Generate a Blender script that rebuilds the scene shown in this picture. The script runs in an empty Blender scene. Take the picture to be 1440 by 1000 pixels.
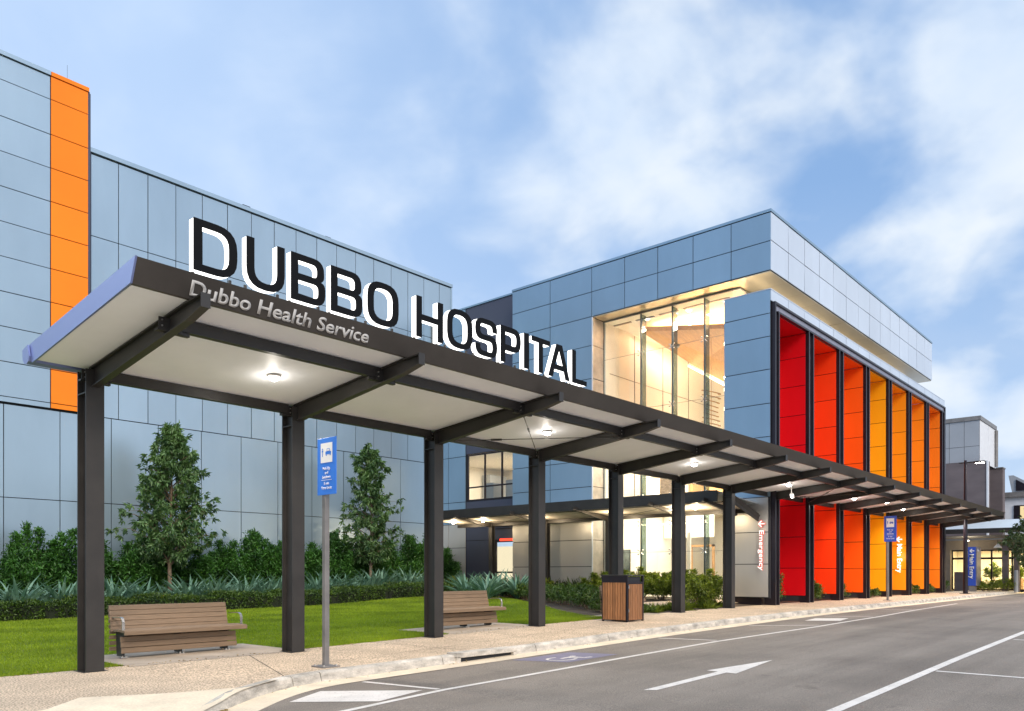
import bpy, bmesh, math, random
import numpy as np
from mathutils import Vector
random.seed(7); rng = np.random.default_rng(7)
C = bpy.context.scene.collection
S = bpy.context.scene
PI = math.pi

# ------------------------------------------------------------------ materials
def nodes(name):
    m = bpy.data.materials.new(name); m.use_nodes = True
    nt = m.node_tree; nt.nodes.clear()
    out = nt.nodes.new('ShaderNodeOutputMaterial')
    return m, nt, out
def N(nt, t, **kw):
    n = nt.nodes.new(t)
    for k, v in kw.items():
        if k in n.inputs: n.inputs[k].default_value = v
        else: setattr(n, k, v)
    return n
def ramp(nt, fac, stops):
    r = nt.nodes.new('ShaderNodeValToRGB')
    els = r.color_ramp.elements
    while len(els) < len(stops): els.new(0.5)
    for e, (p, c) in zip(els, stops):
        e.position = p; e.color = (*c, 1) if len(c) == 3 else c
    nt.links.new(fac, r.inputs[0]); return r
def mixc(nt, f, a, b, mode='MIX'):
    n = nt.nodes.new('ShaderNodeMix'); n.data_type = 'RGBA'; n.blend_type = mode
    for s, v in ((0, f), (6, a), (7, b)):
        if hasattr(v, 'is_output'): nt.links.new(v, n.inputs[s])
        else: n.inputs[s].default_value = v if s == 0 else ((*v, 1) if len(v) == 3 else v)
    return n.outputs[2]
def pbr(name, col, rough=.5, metal=0., var=.12, scale=3., fine=0., fscale=80., bump=0., bscale=60., spec=.5,
        stretch=None, rvar=.1, emis=None, estr=0., island=0., coat=0.):
    m, nt, out = nodes(name)
    b = N(nt, 'ShaderNodeBsdfPrincipled')
    tc = N(nt, 'ShaderNodeNewGeometry')
    vec = tc.outputs['Position']
    if stretch:
        mp = N(nt, 'ShaderNodeMapping'); mp.inputs['Scale'].default_value = stretch
        nt.links.new(vec, mp.inputs[0]); vec = mp.outputs[0]
    n1 = N(nt, 'ShaderNodeTexNoise', Scale=scale, Detail=6., Roughness=.6); nt.links.new(vec, n1.inputs['Vector'])
    lo = tuple(max(0, c*(1-var*1.6)) for c in col); hi = tuple(min(1, c*(1+var*1.6)) for c in col)
    r = ramp(nt, n1.outputs[0], [(.3, lo), (.7, hi)]); c = r.outputs[0]
    if fine:
        n2 = N(nt, 'ShaderNodeTexNoise', Scale=fscale, Detail=3.); nt.links.new(vec, n2.inputs['Vector'])
        r2 = ramp(nt, n2.outputs[0], [(.35, (1-fine,)*3), (.65, (1+fine,)*3)])
        c = mixc(nt, 1., c, r2.outputs[0], 'MULTIPLY')
    if island:
        r3 = ramp(nt, tc.outputs['Random Per Island'], [(0, (1-island,)*3), (1, (1+island,)*3)])
        c = mixc(nt, 1., c, r3.outputs[0], 'MULTIPLY')
    nt.links.new(c, b.inputs['Base Color'])
    rr = N(nt, 'ShaderNodeMapRange'); rr.inputs['To Min'].default_value = max(.02, rough-rvar); rr.inputs['To Max'].default_value = min(1, rough+rvar)
    nt.links.new(n1.outputs[0], rr.inputs[0]); nt.links.new(rr.outputs[0], b.inputs['Roughness'])
    b.inputs['Metallic'].default_value = metal
    b.inputs['Specular IOR Level'].default_value = spec
    b.inputs['Coat Weight'].default_value = coat
    if bump:
        n3 = N(nt, 'ShaderNodeTexNoise', Scale=bscale, Detail=4.); nt.links.new(vec, n3.inputs['Vector'])
        bp = N(nt, 'ShaderNodeBump', Strength=bump, Distance=.01); nt.links.new(n3.outputs[0], bp.inputs['Height'])
        nt.links.new(bp.outputs[0], b.inputs['Normal'])
    if emis:
        b.inputs['Emission Color'].default_value = (*emis, 1); b.inputs['Emission Strength'].default_value = estr
    nt.links.new(b.outputs[0], out.inputs[0]); return m
def emit(name, col, s):
    m, nt, out = nodes(name)
    e = N(nt, 'ShaderNodeEmission', Strength=s); e.inputs[0].default_value = (*col, 1)
    nt.links.new(e.outputs[0], out.inputs[0]); return m
def glassmat(name, tint=(.96, .98, .97), refl=1.):
    m, nt, out = nodes(name)
    t = N(nt, 'ShaderNodeBsdfTransparent'); t.inputs[0].default_value = (*tint, 1)
    g = N(nt, 'ShaderNodeBsdfGlossy', Roughness=.02); lw_ = N(nt, 'ShaderNodeLayerWeight', Blend=.5)
    pw = N(nt, 'ShaderNodeMath', operation='POWER'); nt.links.new(lw_.outputs['Facing'], pw.inputs[0]); pw.inputs[1].default_value = 5.
    f = N(nt, 'ShaderNodeMath', operation='MULTIPLY_ADD'); nt.links.new(pw.outputs[0], f.inputs[0]); f.inputs[1].default_value = .93; f.inputs[2].default_value = .05
    mu = N(nt, 'ShaderNodeMath', operation='MULTIPLY'); mu.inputs[1].default_value = refl
    nt.links.new(f.outputs[0], mu.inputs[0])
    mx = N(nt, 'ShaderNodeMixShader'); nt.links.new(mu.outputs[0], mx.inputs[0]); nt.links.new(t.outputs[0], mx.inputs[1]); nt.links.new(g.outputs[0], mx.inputs[2])
    nt.links.new(mx.outputs[0], out.inputs[0]); return m
def leafmat(name, dark, light, trans=.25, gloss=.45, nscale=1.2):
    m, nt, out = nodes(name)
    g = N(nt, 'ShaderNodeNewGeometry')
    n1 = N(nt, 'ShaderNodeTexNoise', Scale=nscale, Detail=2.); nt.links.new(g.outputs['Position'], n1.inputs['Vector'])
    a = N(nt, 'ShaderNodeMath', operation='MULTIPLY_ADD'); nt.links.new(g.outputs['Random Per Island'], a.inputs[0]); a.inputs[1].default_value = .55
    s = N(nt, 'ShaderNodeMath', operation='MULTIPLY_ADD'); nt.links.new(n1.outputs[0], s.inputs[0]); s.inputs[1].default_value = 1.4; s.inputs[2].default_value = -.45
    nt.links.new(s.outputs[0], a.inputs[2])
    r = ramp(nt, a.outputs[0], [(.1, dark), (.9, light)])
    b = N(nt, 'ShaderNodeBsdfPrincipled', Roughness=gloss); nt.links.new(r.outputs[0], b.inputs['Base Color'])
    t = N(nt, 'ShaderNodeBsdfTranslucent'); tc = mixc(nt, 1., r.outputs[0], (1.0, 1.15, .5), 'MULTIPLY'); nt.links.new(tc, t.inputs[0])
    mx = N(nt, 'ShaderNodeMixShader'); mx.inputs[0].default_value = trans
    nt.links.new(b.outputs[0], mx.inputs[1]); nt.links.new(t.outputs[0], mx.inputs[2]); nt.links.new(mx.outputs[0], out.inputs[0])
    return m

M = {}
def cladmat(name, col, metal, rough, coat=0.):
    # satin aluminium composite sheet: faint streaks down the face, small roughness changes from sheet to sheet
    m = pbr(name, col, rough, metal, var=.05, scale=.35, stretch=(1, 1, .35), rvar=.06, island=.035, coat=coat)
    return m
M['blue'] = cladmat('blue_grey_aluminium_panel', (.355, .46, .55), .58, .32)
M['blue_shade_side'] = cladmat('shaded_blue_aluminium_panel', (.25, .37, .485), .58, .31)  # blue panel with the darker shade of the side faces put into its colour
M['silver'] = cladmat('sky_bright_aluminium_panel', (.68, .73, .80), .6, .34)  # pale glancing sky reflection of the street face put into the base colour
M['cream_panel'] = cladmat('warm_grey_aluminium_panel', (.47, .46, .44), .35, .35)
M['gold'] = cladmat('polished_soffit_panel', (.66, .58, .44), .8, .33)
M['darkpanel'] = cladmat('dark_slate_panel', (.075, .08, .115), .4, .36)
M['joint'] = pbr('dark_joint_gasket', (.02, .022, .028), .8)
M['orange'] = pbr('orange_aluminium_panel', (.96, .235, .012), .42, 0, var=.04, scale=.35, spec=.22, rvar=.05, island=.04)
M['steel'] = pbr('dark_bronze_steel_paint', (.036, .033, .031), .45, .2, var=.12, scale=2, rvar=.12, bump=.04, bscale=200)
M['fascia'] = pbr('bronze_fascia_sheet', (.070, .062, .056), .40, .3, var=.1, scale=1.2)
M['frame_black'] = pbr('black_frame_paint', (.018, .014, .02), .35, .3)
M['frame_grey'] = pbr('grey_frame_channel', (.30, .29, .35), .35, .6)
M['flash'] = pbr('sky_tinted_metal_flashing', (.22, .27, .52), .34, .5, var=.02, scale=.5, rvar=.03)  # blue of the reflected sky is put into the base colour
M['soffit'] = pbr('pale_soffit_sheet', (.85, .87, .92), .5, 0, var=.03, scale=.8)
M['bolt'] = pbr('zinc_bolt', (.6, .58, .55), .35, .9)
def road_material(name, paintcol=None):
    m, nt, out = nodes(name); b = N(nt, 'ShaderNodeBsdfPrincipled'); b.inputs['Roughness'].default_value = .8; b.inputs['Specular IOR Level'].default_value = .35
    g_ = N(nt, 'ShaderNodeNewGeometry'); P = g_.outputs['Position']
    def nz(sc, det, st=None, rough=.6):
        v = P
        if st:
            q = N(nt, 'ShaderNodeMapping'); q.inputs['Scale'].default_value = st; nt.links.new(P, q.inputs[0]); v = q.outputs[0]
        n_ = N(nt, 'ShaderNodeTexNoise', Scale=sc, Detail=det, Roughness=rough); nt.links.new(v, n_.inputs['Vector']); return n_.outputs[0]
    big = ramp(nt, nz(.35, 5), [(.3, (.175,.148,.124)), (.5, (.228,.194,.162)), (.72, (.265,.227,.19))]).outputs[0]
    trk = ramp(nt, nz(1., 3, (.06, 1.1, 1)), [(.35, (.80,.80,.80)), (.62, (1.08,1.08,1.08))]).outputs[0]
    c = mixc(nt, 1., big, trk, 'MULTIPLY')
    stn = ramp(nt, nz(1.6, 4, None, .7), [(.62, (1,1,1)), (.74, (.68,.67,.66))]).outputs[0]
    c = mixc(nt, .8, c, stn, 'MULTIPLY')
    sp = ramp(nt, nz(75, 3), [(.32, (.55,.55,.55)), (.5, (1,1,1)), (.68, (1.6,1.55,1.5))]).outputs[0]
    c = mixc(nt, .85, c, sp, 'MULTIPLY')
    if paintcol:
        wear = ramp(nt, nz(24, 5, None, .75), [(.56, (1,1,1)), (.68, (.25,.25,.25))]).outputs[0]
        pc = mixc(nt, 1., ramp(nt, nz(3, 3), [(.3, tuple(x*.82 for x in paintcol)), (.7, paintcol)]).outputs[0], (1,1,1), 'MULTIPLY')
        c = mixc(nt, wear, c, pc)
    nt.links.new(c, b.inputs['Base Color'])
    bp = N(nt, 'ShaderNodeBump', Strength=.6, Distance=.01); nt.links.new(nz(110, 3), bp.inputs['Height']); nt.links.new(bp.outputs[0], b.inputs['Normal'])
    nt.links.new(b.outputs[0], out.inputs[0]); return m
M['asphalt'] = road_material('worn_asphalt')
M['gravelpath'] = pbr('exposed_aggregate_path', (.54, .42, .30), .8, 0, var=.10, scale=1.2, fine=.62, fscale=42, bump=.6, bscale=70, spec=.3)
M['slabgrey'] = pbr('plain_grey_path_concrete', (.40, .325, .25), .8, 0, var=.14, scale=1.5, fine=.1, fscale=60)
M['kerb'] = pbr('weathered_kerb_concrete', (.50, .455, .395), .8, 0, var=.30, scale=2.6, fine=.12, fscale=30, bump=.3, stretch=(1, 1, 2.5))
M['cream'] = pbr('cream_concrete', (.74, .62, .46), .8, 0, var=.1, scale=1.6, fine=.07, fscale=40, bump=.2)
M['line'] = road_material('worn_white_road_paint', (.80, .74, .68))
M['lineblue'] = road_material('faded_blue_road_paint', (.235, .215, .29))
M['soil'] = pbr('brown_garden_mulch', (.085, .062, .042), .95, 0, var=.3, scale=3, fine=.5, fscale=40, bump=.9, bscale=50)
M['turf'] = pbr('turf_soil', (.12, .18, .012), .95, 0, var=.2, scale=1.5, fine=.3, fscale=50, bump=.6)
M['farground'] = pbr('dry_far_ground', (.13, .13, .10), .95, 0, var=.2, scale=.05)
M['grass'] = leafmat('grass_blade', (.13, .20, .006), (.37, .47, .02), .4, .6, .55)
M['leaf_tree'] = leafmat('magnolia_leaf', (.028, .075, .028), (.19, .32, .11), .25, .38, 1.6)
M['leaf_dark'] = leafmat('dark_shrub_leaf', (.010, .045, .010), (.10, .26, .045), .28, .42, 1.3)
M['leaf_hedge'] = leafmat('hedge_leaf', (.018, .045, .008), (.12, .20, .025), .2, .45, 2.5)
M['leaf_lime'] = leafmat('lime_shrub_leaf', (.045, .085, .012), (.30, .36, .045), .35, .45, 2.)
M['leaf_far'] = leafmat('street_tree_leaf', (.03, .06, .022), (.12, .17, .07), .25, .5, 1.4)
M['agave'] = leafmat('silver_agave_leaf', (.055, .14, .09), (.21, .35, .25), .08, .5, 2.)
M['strap'] = leafmat('strap_leaf', (.02, .035, .012), (.09, .12, .04), .2, .45, 2.)
M['bark'] = pbr('pale_brown_bark', (.20, .14, .095), .9, 0, var=.25, scale=12, bump=.8)
M['timber'] = pbr('composite_bench_slat', (.22, .15, .095), .6, 0, var=.14, scale=6, stretch=(.6, 6, 14), bump=.15, island=.09)
M['redtimber'] = pbr('merbau_batten', (.30, .135, .055), .55, 0, var=.28, scale=5, stretch=(12, 12, .7), island=.22)
M['chrome'] = pbr('brushed_stainless', (.62, .6, .58), .25, .95)
M['greypost'] = pbr('grey_sign_post', (.23, .215, .205), .45, .4)
M['signblue'] = pbr('blue_sign_sheet', (.03, .19, .72), .35, 0, var=.03)
M['signblue2'] = pbr('royal_blue_sign_sheet', (.03, .085, .50), .35, 0, var=.03)
M['white'] = pbr('white_vinyl', (.82, .82, .82), .5, 0, var=.02)
M['letter_face'] = pbr('charcoal_letter_face', (.004, .0045, .006), .7, 0, spec=.15)
M['halo'] = emit('white_letter_light', (1, .98, .95), 3.2)
M['textgrey'] = pbr('silver_grey_vinyl', (.52, .51, .50), .8, 0, var=.02, spec=.1)
M['glass'] = glassmat('clear_window_glass')
M['glassfin'] = glassmat('greenish_glass_fin', (.46, .53, .50), 1.5)
M['walls'] = pbr('cream_interior_wall', (.84, .79, .70), .7, 0, var=.04, scale=.6)
M['ceil'] = pbr('white_interior_ceiling', (.85, .80, .70), .7, 0, var=.02)
M['intimber'] = pbr('pale_timber_lining', (.50, .27, .10), .5, 0, var=.12, scale=1.5, stretch=(1, 6, 6))
M['brick'] = pbr('warm_brick_pier', (.50, .33, .22), .8, 0, var=.3, scale=6, stretch=(1, 1, 3))
M['floorin'] = pbr('interior_floor', (.45, .40, .33), .35, 0)
M['lampwarm'] = emit('warm_downlight_lens', (1, .86, .62), 28.)
M['lampwhite'] = emit('white_downlight_lens', (1, .95, .86), 60.)
M['strip'] = emit('linear_light_lens', (1, .84, .55), 7.)
M['redglow'] = emit('red_sign_light', (1, .06, .03), 2.6)
M['redhalo'] = emit('red_letter_halo', (1, .16, .09), 1.1)
M['whiteface'] = emit('lit_white_letter', (1, .93, .9), 1.5)
M['bgdark'] = pbr('brown_grey_cladding', (.135, .11, .115), .75, 0, var=.12, scale=.5, stretch=(1, 1, 3))
M['bggrey'] = pbr('pale_grey_cladding', (.36, .38, .41), .5, .2, var=.04, scale=.3)
M['bgwhite'] = pbr('white_render', (.66, .68, .72), .6, 0, var=.04)
M['roofmetal'] = pbr('pale_roof_sheet', (.58, .63, .67), .4, .3, var=.04, stretch=(.3, 4, 1))
M['taupe'] = pbr('taupe_wall_paint', (.30, .25, .20), .7, 0, var=.06)
M['deskblue'] = pbr('blue_grey_partition', (.16, .22, .30), .6)
M['poster'] = pbr('grey_green_poster', (.42, .46, .42), .4, 0, var=.45, scale=2.2)
FIN = [(.72, .004, .010), (.90, .055, .006), (.94, .12, .006), (.96, .40, .006), (.95, .33, .008), (.93, .28, .010), (.90, .235, .012)]
for k, c in enumerate(FIN):
    M['fin%d' % k] = cladmat('coloured_blade_panel_%s' % ('red', 'vermilion', 'red_orange', 'amber', 'gold_orange', 'orange', 'deep_orange')[k], c, 0., .36, .25)

# ------------------------------------------------------------------ mesh helpers
def worigin(o):
    v = Vector((0, 0, 0))
    while o: v += o.location; o = o.parent
    return v
def link(name, me, mat, parent, local=False):
    if parent and not local:
        L = worigin(parent)
        if L.length > 0: me.transform(__import__('mathutils').Matrix.Translation(-L))
    if isinstance(mat, str): mat = M[mat]
    if mat and not me.materials: me.materials.append(mat)
    o = bpy.data.objects.new(name, me); C.objects.link(o); o.parent = parent
    return o
class MB:
    def __init__(s): s.v = []; s.f = []
    def add(s, vs, fs):
        b = len(s.v); s.v += [tuple(p) for p in vs]; s.f += [tuple(b+i for i in f) for f in fs]; return s
    def box(s, x0, x1, y0, y1, z0, z1):
        return s.add([(x0,y0,z0),(x1,y0,z0),(x1,y1,z0),(x0,y1,z0),(x0,y0,z1),(x1,y0,z1),(x1,y1,z1),(x0,y1,z1)],
                     [(3,2,1,0),(4,5,6,7),(0,1,5,4),(1,2,6,5),(2,3,7,6),(3,0,4,7)])
    def bar(s, p, q, w, h, up=(0,0,1)):
        p = Vector(p); q = Vector(q); d = (q-p).normalized(); up = Vector(up)
        sd = d.cross(up)
        sd = (sd.normalized() if sd.length > 1e-5 else Vector((1,0,0)))*w/2; u = sd.cross(d).normalized()*h/2
        c = []
        for e in (p, q): c += [e-sd-u, e+sd-u, e+sd+u, e-sd+u]
        return s.add(c, [(0,1,2,3),(7,6,5,4),(4,5,1,0),(5,6,2,1),(6,7,3,2),(7,4,0,3)])
    def tube(s, pts, r, n=8, cap=True):
        if not isinstance(r, (list, tuple)): r = [r]*len(pts)
        pts = [Vector(p) for p in pts]; rings = []
        for i, p in enumerate(pts):
            d = (pts[min(i+1, len(pts)-1)]-pts[max(i-1, 0)]).normalized()
            a = d.cross(Vector((0,0,1)))
            if a.length < .05: a = d.cross(Vector((1,0,0)))
            a.normalize(); b = d.cross(a)
            rings.append([p+(a*math.cos(2*PI*k/n)+b*math.sin(2*PI*k/n))*r[i] for k in range(n)])
        vs = [q for R in rings for q in R]; fs = []
        for i in range(len(pts)-1):
            for k in range(n): fs.append((i*n+k, i*n+(k+1)%n, (i+1)*n+(k+1)%n, (i+1)*n+k))
        if cap: fs += [tuple(range(n))[::-1], tuple((len(pts)-1)*n+k for k in range(n))]
        return s.add(vs, fs)
    def prism(s, prof, fn, a, b):     # prof: 2D polygon, fn(t, p) -> xyz
        n = len(prof); vs = [fn(a, p) for p in prof]+[fn(b, p) for p in prof]
        fs = [tuple(range(n)), tuple(range(2*n-1, n-1, -1))]+[(i, n+i, n+(i+1)%n, (i+1)%n) for i in range(n)]
        return s.add(vs, fs)
    def disc(s, c, r, n=20, nz=-1):
        vs = [(c[0]+r*math.cos(2*PI*k/n), c[1]+r*math.sin(2*PI*k/n), c[2]) for k in range(n)]
        return s.add(vs, [tuple(range(n))])
    def build(s, name, mat, parent=None, local=False, smooth=False, bevel=0.):
        me = bpy.data.meshes.new(name); me.from_pydata(s.v, [], s.f); me.update()
        bm = bmesh.new(); bm.from_mesh(me); bmesh.ops.recalc_face_normals(bm, faces=bm.faces)
        if bevel:
            bmesh.ops.bevel(bm, geom=list(bm.edges), offset=bevel, segments=1, affect='EDGES')
        bm.to_mesh(me); bm.free()
        if smooth:
            for p in me.polygons: p.use_smooth = True
        return link(name, me, mat, parent, local)
def tag(o, label=None, cat=None, group=None, kind=None):
    if label: o['label'] = label
    if cat: o['category'] = cat
    if group: o['group'] = group
    if kind: o['kind'] = kind
    return o
def thing(name, label, cat, loc=(0,0,0), rz=0, group=None):
    o = bpy.data.objects.new(name, None); C.objects.link(o); o.location = loc; o.rotation_euler = (0,0,rz)
    o.empty_display_size = .2
    return tag(o, label, cat, group)
def struct(mb, name, mat): return tag(mb.build(name, mat), kind='structure')
def dup(root, loc, rz=0, label=None, scale=None, category=None):
    r = root.copy(); C.objects.link(r); r.location = loc; r.rotation_euler = (0,0,rz)
    if scale: r.scale = scale if isinstance(scale, (tuple, list)) else (scale,)*3
    if label: r['label'] = label
    for ch in list(root.children):
        c = ch.copy(); C.objects.link(c); c.parent = r
        for g in list(ch.children):
            d = g.copy(); C.objects.link(d); d.parent = c
    return r

def clad(mb, axis, P, us, zs, out=-1, gap=.014, jit=.005, t=.03):
    """sheets on a plane; axis 'v': plane y=P facing out*y, us along x; axis 'u': plane x=P, us along y."""
    for i in range(len(us)-1):
        for k in range(len(zs)-1):
            a, b, c, d = us[i]+gap, us[i+1]-gap, zs[k]+gap, zs[k+1]-gap
            j = [random.uniform(-jit, jit) for _ in range(4)]
            f = [(a,c),(b,c),(b,d),(a,d)]
            fr = [P+jj for jj in j]; bk = P-out*t
            if axis == 'v': vs = [(x, y, z) for (x, z), y in zip(f, fr)]+[(x, bk, z) for x, z in f]
            else: vs = [(x, y, z) for (y, z), x in zip(f, fr)]+[(bk, y, z) for y, z in f]
            mb.add(vs, [(0,1,2,3),(7,6,5,4),(0,4,5,1),(1,5,6,2),(2,6,7,3),(3,7,4,0)])
def steps(a, b, d, off=0):
    r = [a]; x = a+(off if off else d)
    while x < b-.05: r.append(x); x += d
    return r+[b]

# ------------------------------------------------------------------ ground profile
H = [(4.5,0),(7.8,.03),(11.1,.08),(14.4,.14),(17.7,.18),(21,.215),(24.4,.24),(30,.25)]
def h(u):
    if u <= 4.5: return 0.
    if u >= 30: return .25
    for a, b in zip(H, H[1:]):
        if u <= b[0]: return a[1]+(b[1]-a[1])*(u-a[0])/(b[0]-a[0])
def ss(x): x = max(0, min(1, x)); return x*x*(3-2*x)
def g(u, v): return h(u)+.2*ss((v-12.5)/2)*ss((u-17)/6)*ss((34-u)/4)
US = sorted(set([-60,-30,-15,-8,-4,0,2,3,4,4.5,7.8,11.1,14.4,17.7,21,24.4,30,36,44,60,75,90,130]+list(np.arange(2.5, 6.6, .25))))
def sheet(mb, us, f0, f1, z, n=1):
    for a, b in zip(us, us[1:]):
        for k in range(n):
            q = []
            for (u, kk) in ((a,k),(b,k),(b,k+1),(a,k+1)):
                v = f0(u)+(f1(u)-f0(u))*kk/n; q.append((u, v, z(u, v)))
            mb.add(q, [(0,1,2,3)])
    return mb
def interp(pts):
    def f(u):
        if u <= pts[0][0]: return pts[0][1]
        for a, b in zip(pts, pts[1:]):
            if u <= b[0]: return a[1]+(b[1]-a[1])*(u-a[0])/(b[0]-a[0])
        return pts[-1][1]
    return f
kv = interp([(-8,7.3),(2,7.45),(3.0,7.65),(3.79,7.98),(4.47,8.33),(5.15,8.85),(5.6,9.12),(6.07,9.33),(6.6,9.44),(7.2,9.47),(60,9.55),(75,10.1),(130,10.1)])
bv = interp([(-8,8.6),(2.0,8.75),(2.92,9.02),(3.5,9.66),(4.35,9.22),(5.26,8.95),(5.7,9.27)])
def kh(u): return .14*ss((u-3.7)/1.3) if u < 5.2 else .14     # kerb upstand, dropped at the ramp
def rz(u): return h(u)-.14

bigs = MB(); bigs.add([(-600,-600,-.42),(2500,-600,-.42),(2500,2500,-.42),(-600,2500,-.42)], [(0,1,2,3)])
struct(bigs, 'ground', 'farground')
struct(sheet(MB(), US, lambda u: -26, lambda u: kv(u)-.38, lambda u, v: rz(u), 3), 'road', 'asphalt')
struct(sheet(MB(), US, lambda u: 11.5, lambda u: 34., lambda u, v: g(u, v)-.035, 14), 'garden_soil', 'soil')
# footpath, its saw cuts left as joints
fp = MB()
fu = [u for u in US]
sheet(fp, [u for u in fu if u >= 5.75], lambda u: kv(u)+.15, lambda u: 12.42, lambda u, v: g(u, v), 3)
sheet(fp, [u for u in fu if u <= 5.75]+[5.75], lambda u: bv(u), lambda u: 12.42, lambda u, v: g(u, v), 3)
struct(fp, 'footpath', 'gravelpath')
pads = MB()
for a, b, c in ((5.15, 8.15, 14.25), (12.0, 14.95, 14.15), (18.0, 20.6, 13.3)):
    sheet(pads, [a, (a+b)/2, b], lambda u: 12.2, lambda u: c, lambda u, v: g(u, v)+.004, 2)
struct(pads, 'bench_pad_paving', 'slabgrey')
cp = MB(); sheet(cp, list(np.arange(21.4, 28.2, .8)), lambda u: 13.25, lambda u: 14.35, lambda u, v: g(u, v)+.006, 3)
struct(cp, 'garden_path', 'gravelpath')
cuts = MB()
def cut(p, q, w=.012):
    p = Vector(p); q = Vector(q); d = (q-p).normalized(); s_ = Vector((-d.y, d.x))*w/2; n = 6
    for i in range(n):
        a = p.lerp(q, i/n); b = p.lerp(q, (i+1)/n)
        cuts.add([(x.x, x.y, g(x.x, x.y)+.0035) for x in (a-s_, b-s_, b+s_, a+s_)], [(0,1,2,3)])
for u in (9.9, 14.3, 18.9, 23.5, 28.1, 33, 38, 43, 48, 53): cut((u, kv(u)+.16), (u, 12.4))
cut((6.05, 9.5), (7.15, 12.3)); cut((7.4, 10.35), (17, 11.1))
struct(cuts, 'path_joint', 'joint')
# cream ramp slab
cs = MB(); sheet(cs, [-8,-4,0,2]+list(np.arange(2.25, 5.76, .25)), lambda u: kv(u)+.0, lambda u: bv(u),
    lambda u, v: (rz(u)+.012+kh(u))*(1-ss((v-kv(u))/max(.05, bv(u)-kv(u))))+(h(u)+.003)*ss((v-kv(u))/max(.05, bv(u)-kv(u))), 6)
struct(cs, 'ramp_slab', 'cream')
# kerb units with joints, gutter
kb = MB(); gt = MB()
ku = sorted(set([3.3,3.7,4.05,4.45,4.8,5.2,5.6,6.07]+[6.6+2.4*i for i in range(24)]))
def koff(u, d):
    du = .02; dv = kv(u+du)-kv(u-du); L = math.hypot(2*du, dv); return (u-dv/L*d, kv(u)+2*du/L*d)
def kseg(a, b, n=3):
    a += .009 if a > 6 else .0; b -= .009 if b > 6 else .0
    for i in range(n):
        p, q = a+(b-a)*i/n, a+(b-a)*(i+1)/n
        vs = []
        for u in (p, q):
            z0 = rz(u)-.08; zt = rz(u)+kh(u)+.004
            f0 = koff(u, -.03); f1 = koff(u, 0.0); f2 = koff(u, .15)
            vs += [(*f0, z0), (*f0, rz(u)+.003), (*f1, zt-.025*min(1, kh(u)/.14)), (*koff(u, .03), zt), (*f2, zt+.002), (*f2, z0)]
        n6 = 6; fs = [(k, k+1, n6+k+1, n6+k) for k in range(5)]
        if i == 0: fs.append(tuple(range(6)))
        if i == n-1: fs.append(tuple(range(11, 5, -1)))
        kb.add(vs, fs)
for a, b in zip(ku, ku[1:]):
    if abs(a-9.0) < .01:
        kseg(a, 9.3, 1); kseg(10.75, b, 1); continue
    kseg(a, b)
struct(kb, 'kerb', 'kerb')
GU = [-8, -4, 0, 1, 2]+list(np.arange(2.5, 7.3, .25))+[7.3+2.4*i for i in range(25)]
for a, b in zip(GU, GU[1:]):
    q = []
    for u, d in ((a,-.42),(b,-.42),(b,-.0),(a,-.0)):
        p = koff(u, d); q.append((*p, rz(u)+(.006 if d else .010)))
    gt.add(q, [(0,1,2,3)])
struct(gt, 'gutter', 'cream')

# road markings (real paint sheets, 4 mm proud)
def paint(name, polys, mat='line', dz=.005):
    mb = MB()
    for p in polys:
        mb.add([(x, y, rz(x)+dz) for x, y in p], [tuple(range(len(p)))])
    return struct(mb, name, mat)
def lineq(p, q, w, n=1):
    d = Vector((q[0]-p[0], q[1]-p[1])).normalized(); s_ = Vector((-d.y, d.x))*w/2; r = []
    for i in range(n):
        a = Vector(p).lerp(Vector(q), i/n); b = Vector(p).lerp(Vector(q), (i+1)/n)
        r.append([(a-s_)[:], (b-s_)[:], (b+s_)[:], (a+s_)[:]])
    return r
edge = [(-6,6.9),(3,7.05),(5.5,7.3),(7.2,7.55),(11.6,7.64),(15,7.64),(20,7.45),(25,7.5),(30,7.8),(38,8.15)]
e = []
for a, b in zip(edge, edge[1:]): e += lineq(a, b, .10, 3)
paint('edge_line', e)
rl = []
for a, b in (((-6,2.9),(8.8,3.1)),((8.8,3.1),(24,3.2)),((24,3.2),(60,3.4))): rl += lineq(a, b, .13, 8)
paint('parking_line', rl)
paint('parking_bay_line', lineq((12.9,3.04),(12.75,-2),.1,2)+lineq((19.0,3.04),(18.6,-2),.1,2)+lineq((25.5,3.04),(25.1,-2),.1,2)+lineq((6.3,3.0),(6.1,-2),.1,2), dz=.0045)
paint('bay_divider_line', lineq((7.0,8.98),(7.2,7.65),.09)+lineq((15.0,9.0),(15.25,7.75),.09)+lineq((19.4,8.95),(20.6,7.6),.08)+lineq((24.6,8.9),(25.0,7.6),.09)+lineq((30.2,8.95),(30.6,7.9),.09), dz=.0042)
paint('bay_end_bar', [[(5.36,8.3),(6.08,7.5),(7.0,7.74),(6.1,8.72)], [(22.1,8.55),(22.6,7.75),(23.9,7.95),(23.3,8.7)]], dz=.0048)
paint('direction_arrow', [[(8.8,5.5),(8.9,5.36),(10.93,5.40),(10.96,5.55)], [(10.92,5.24),(12.75,5.47),(10.98,5.74)]])
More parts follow.
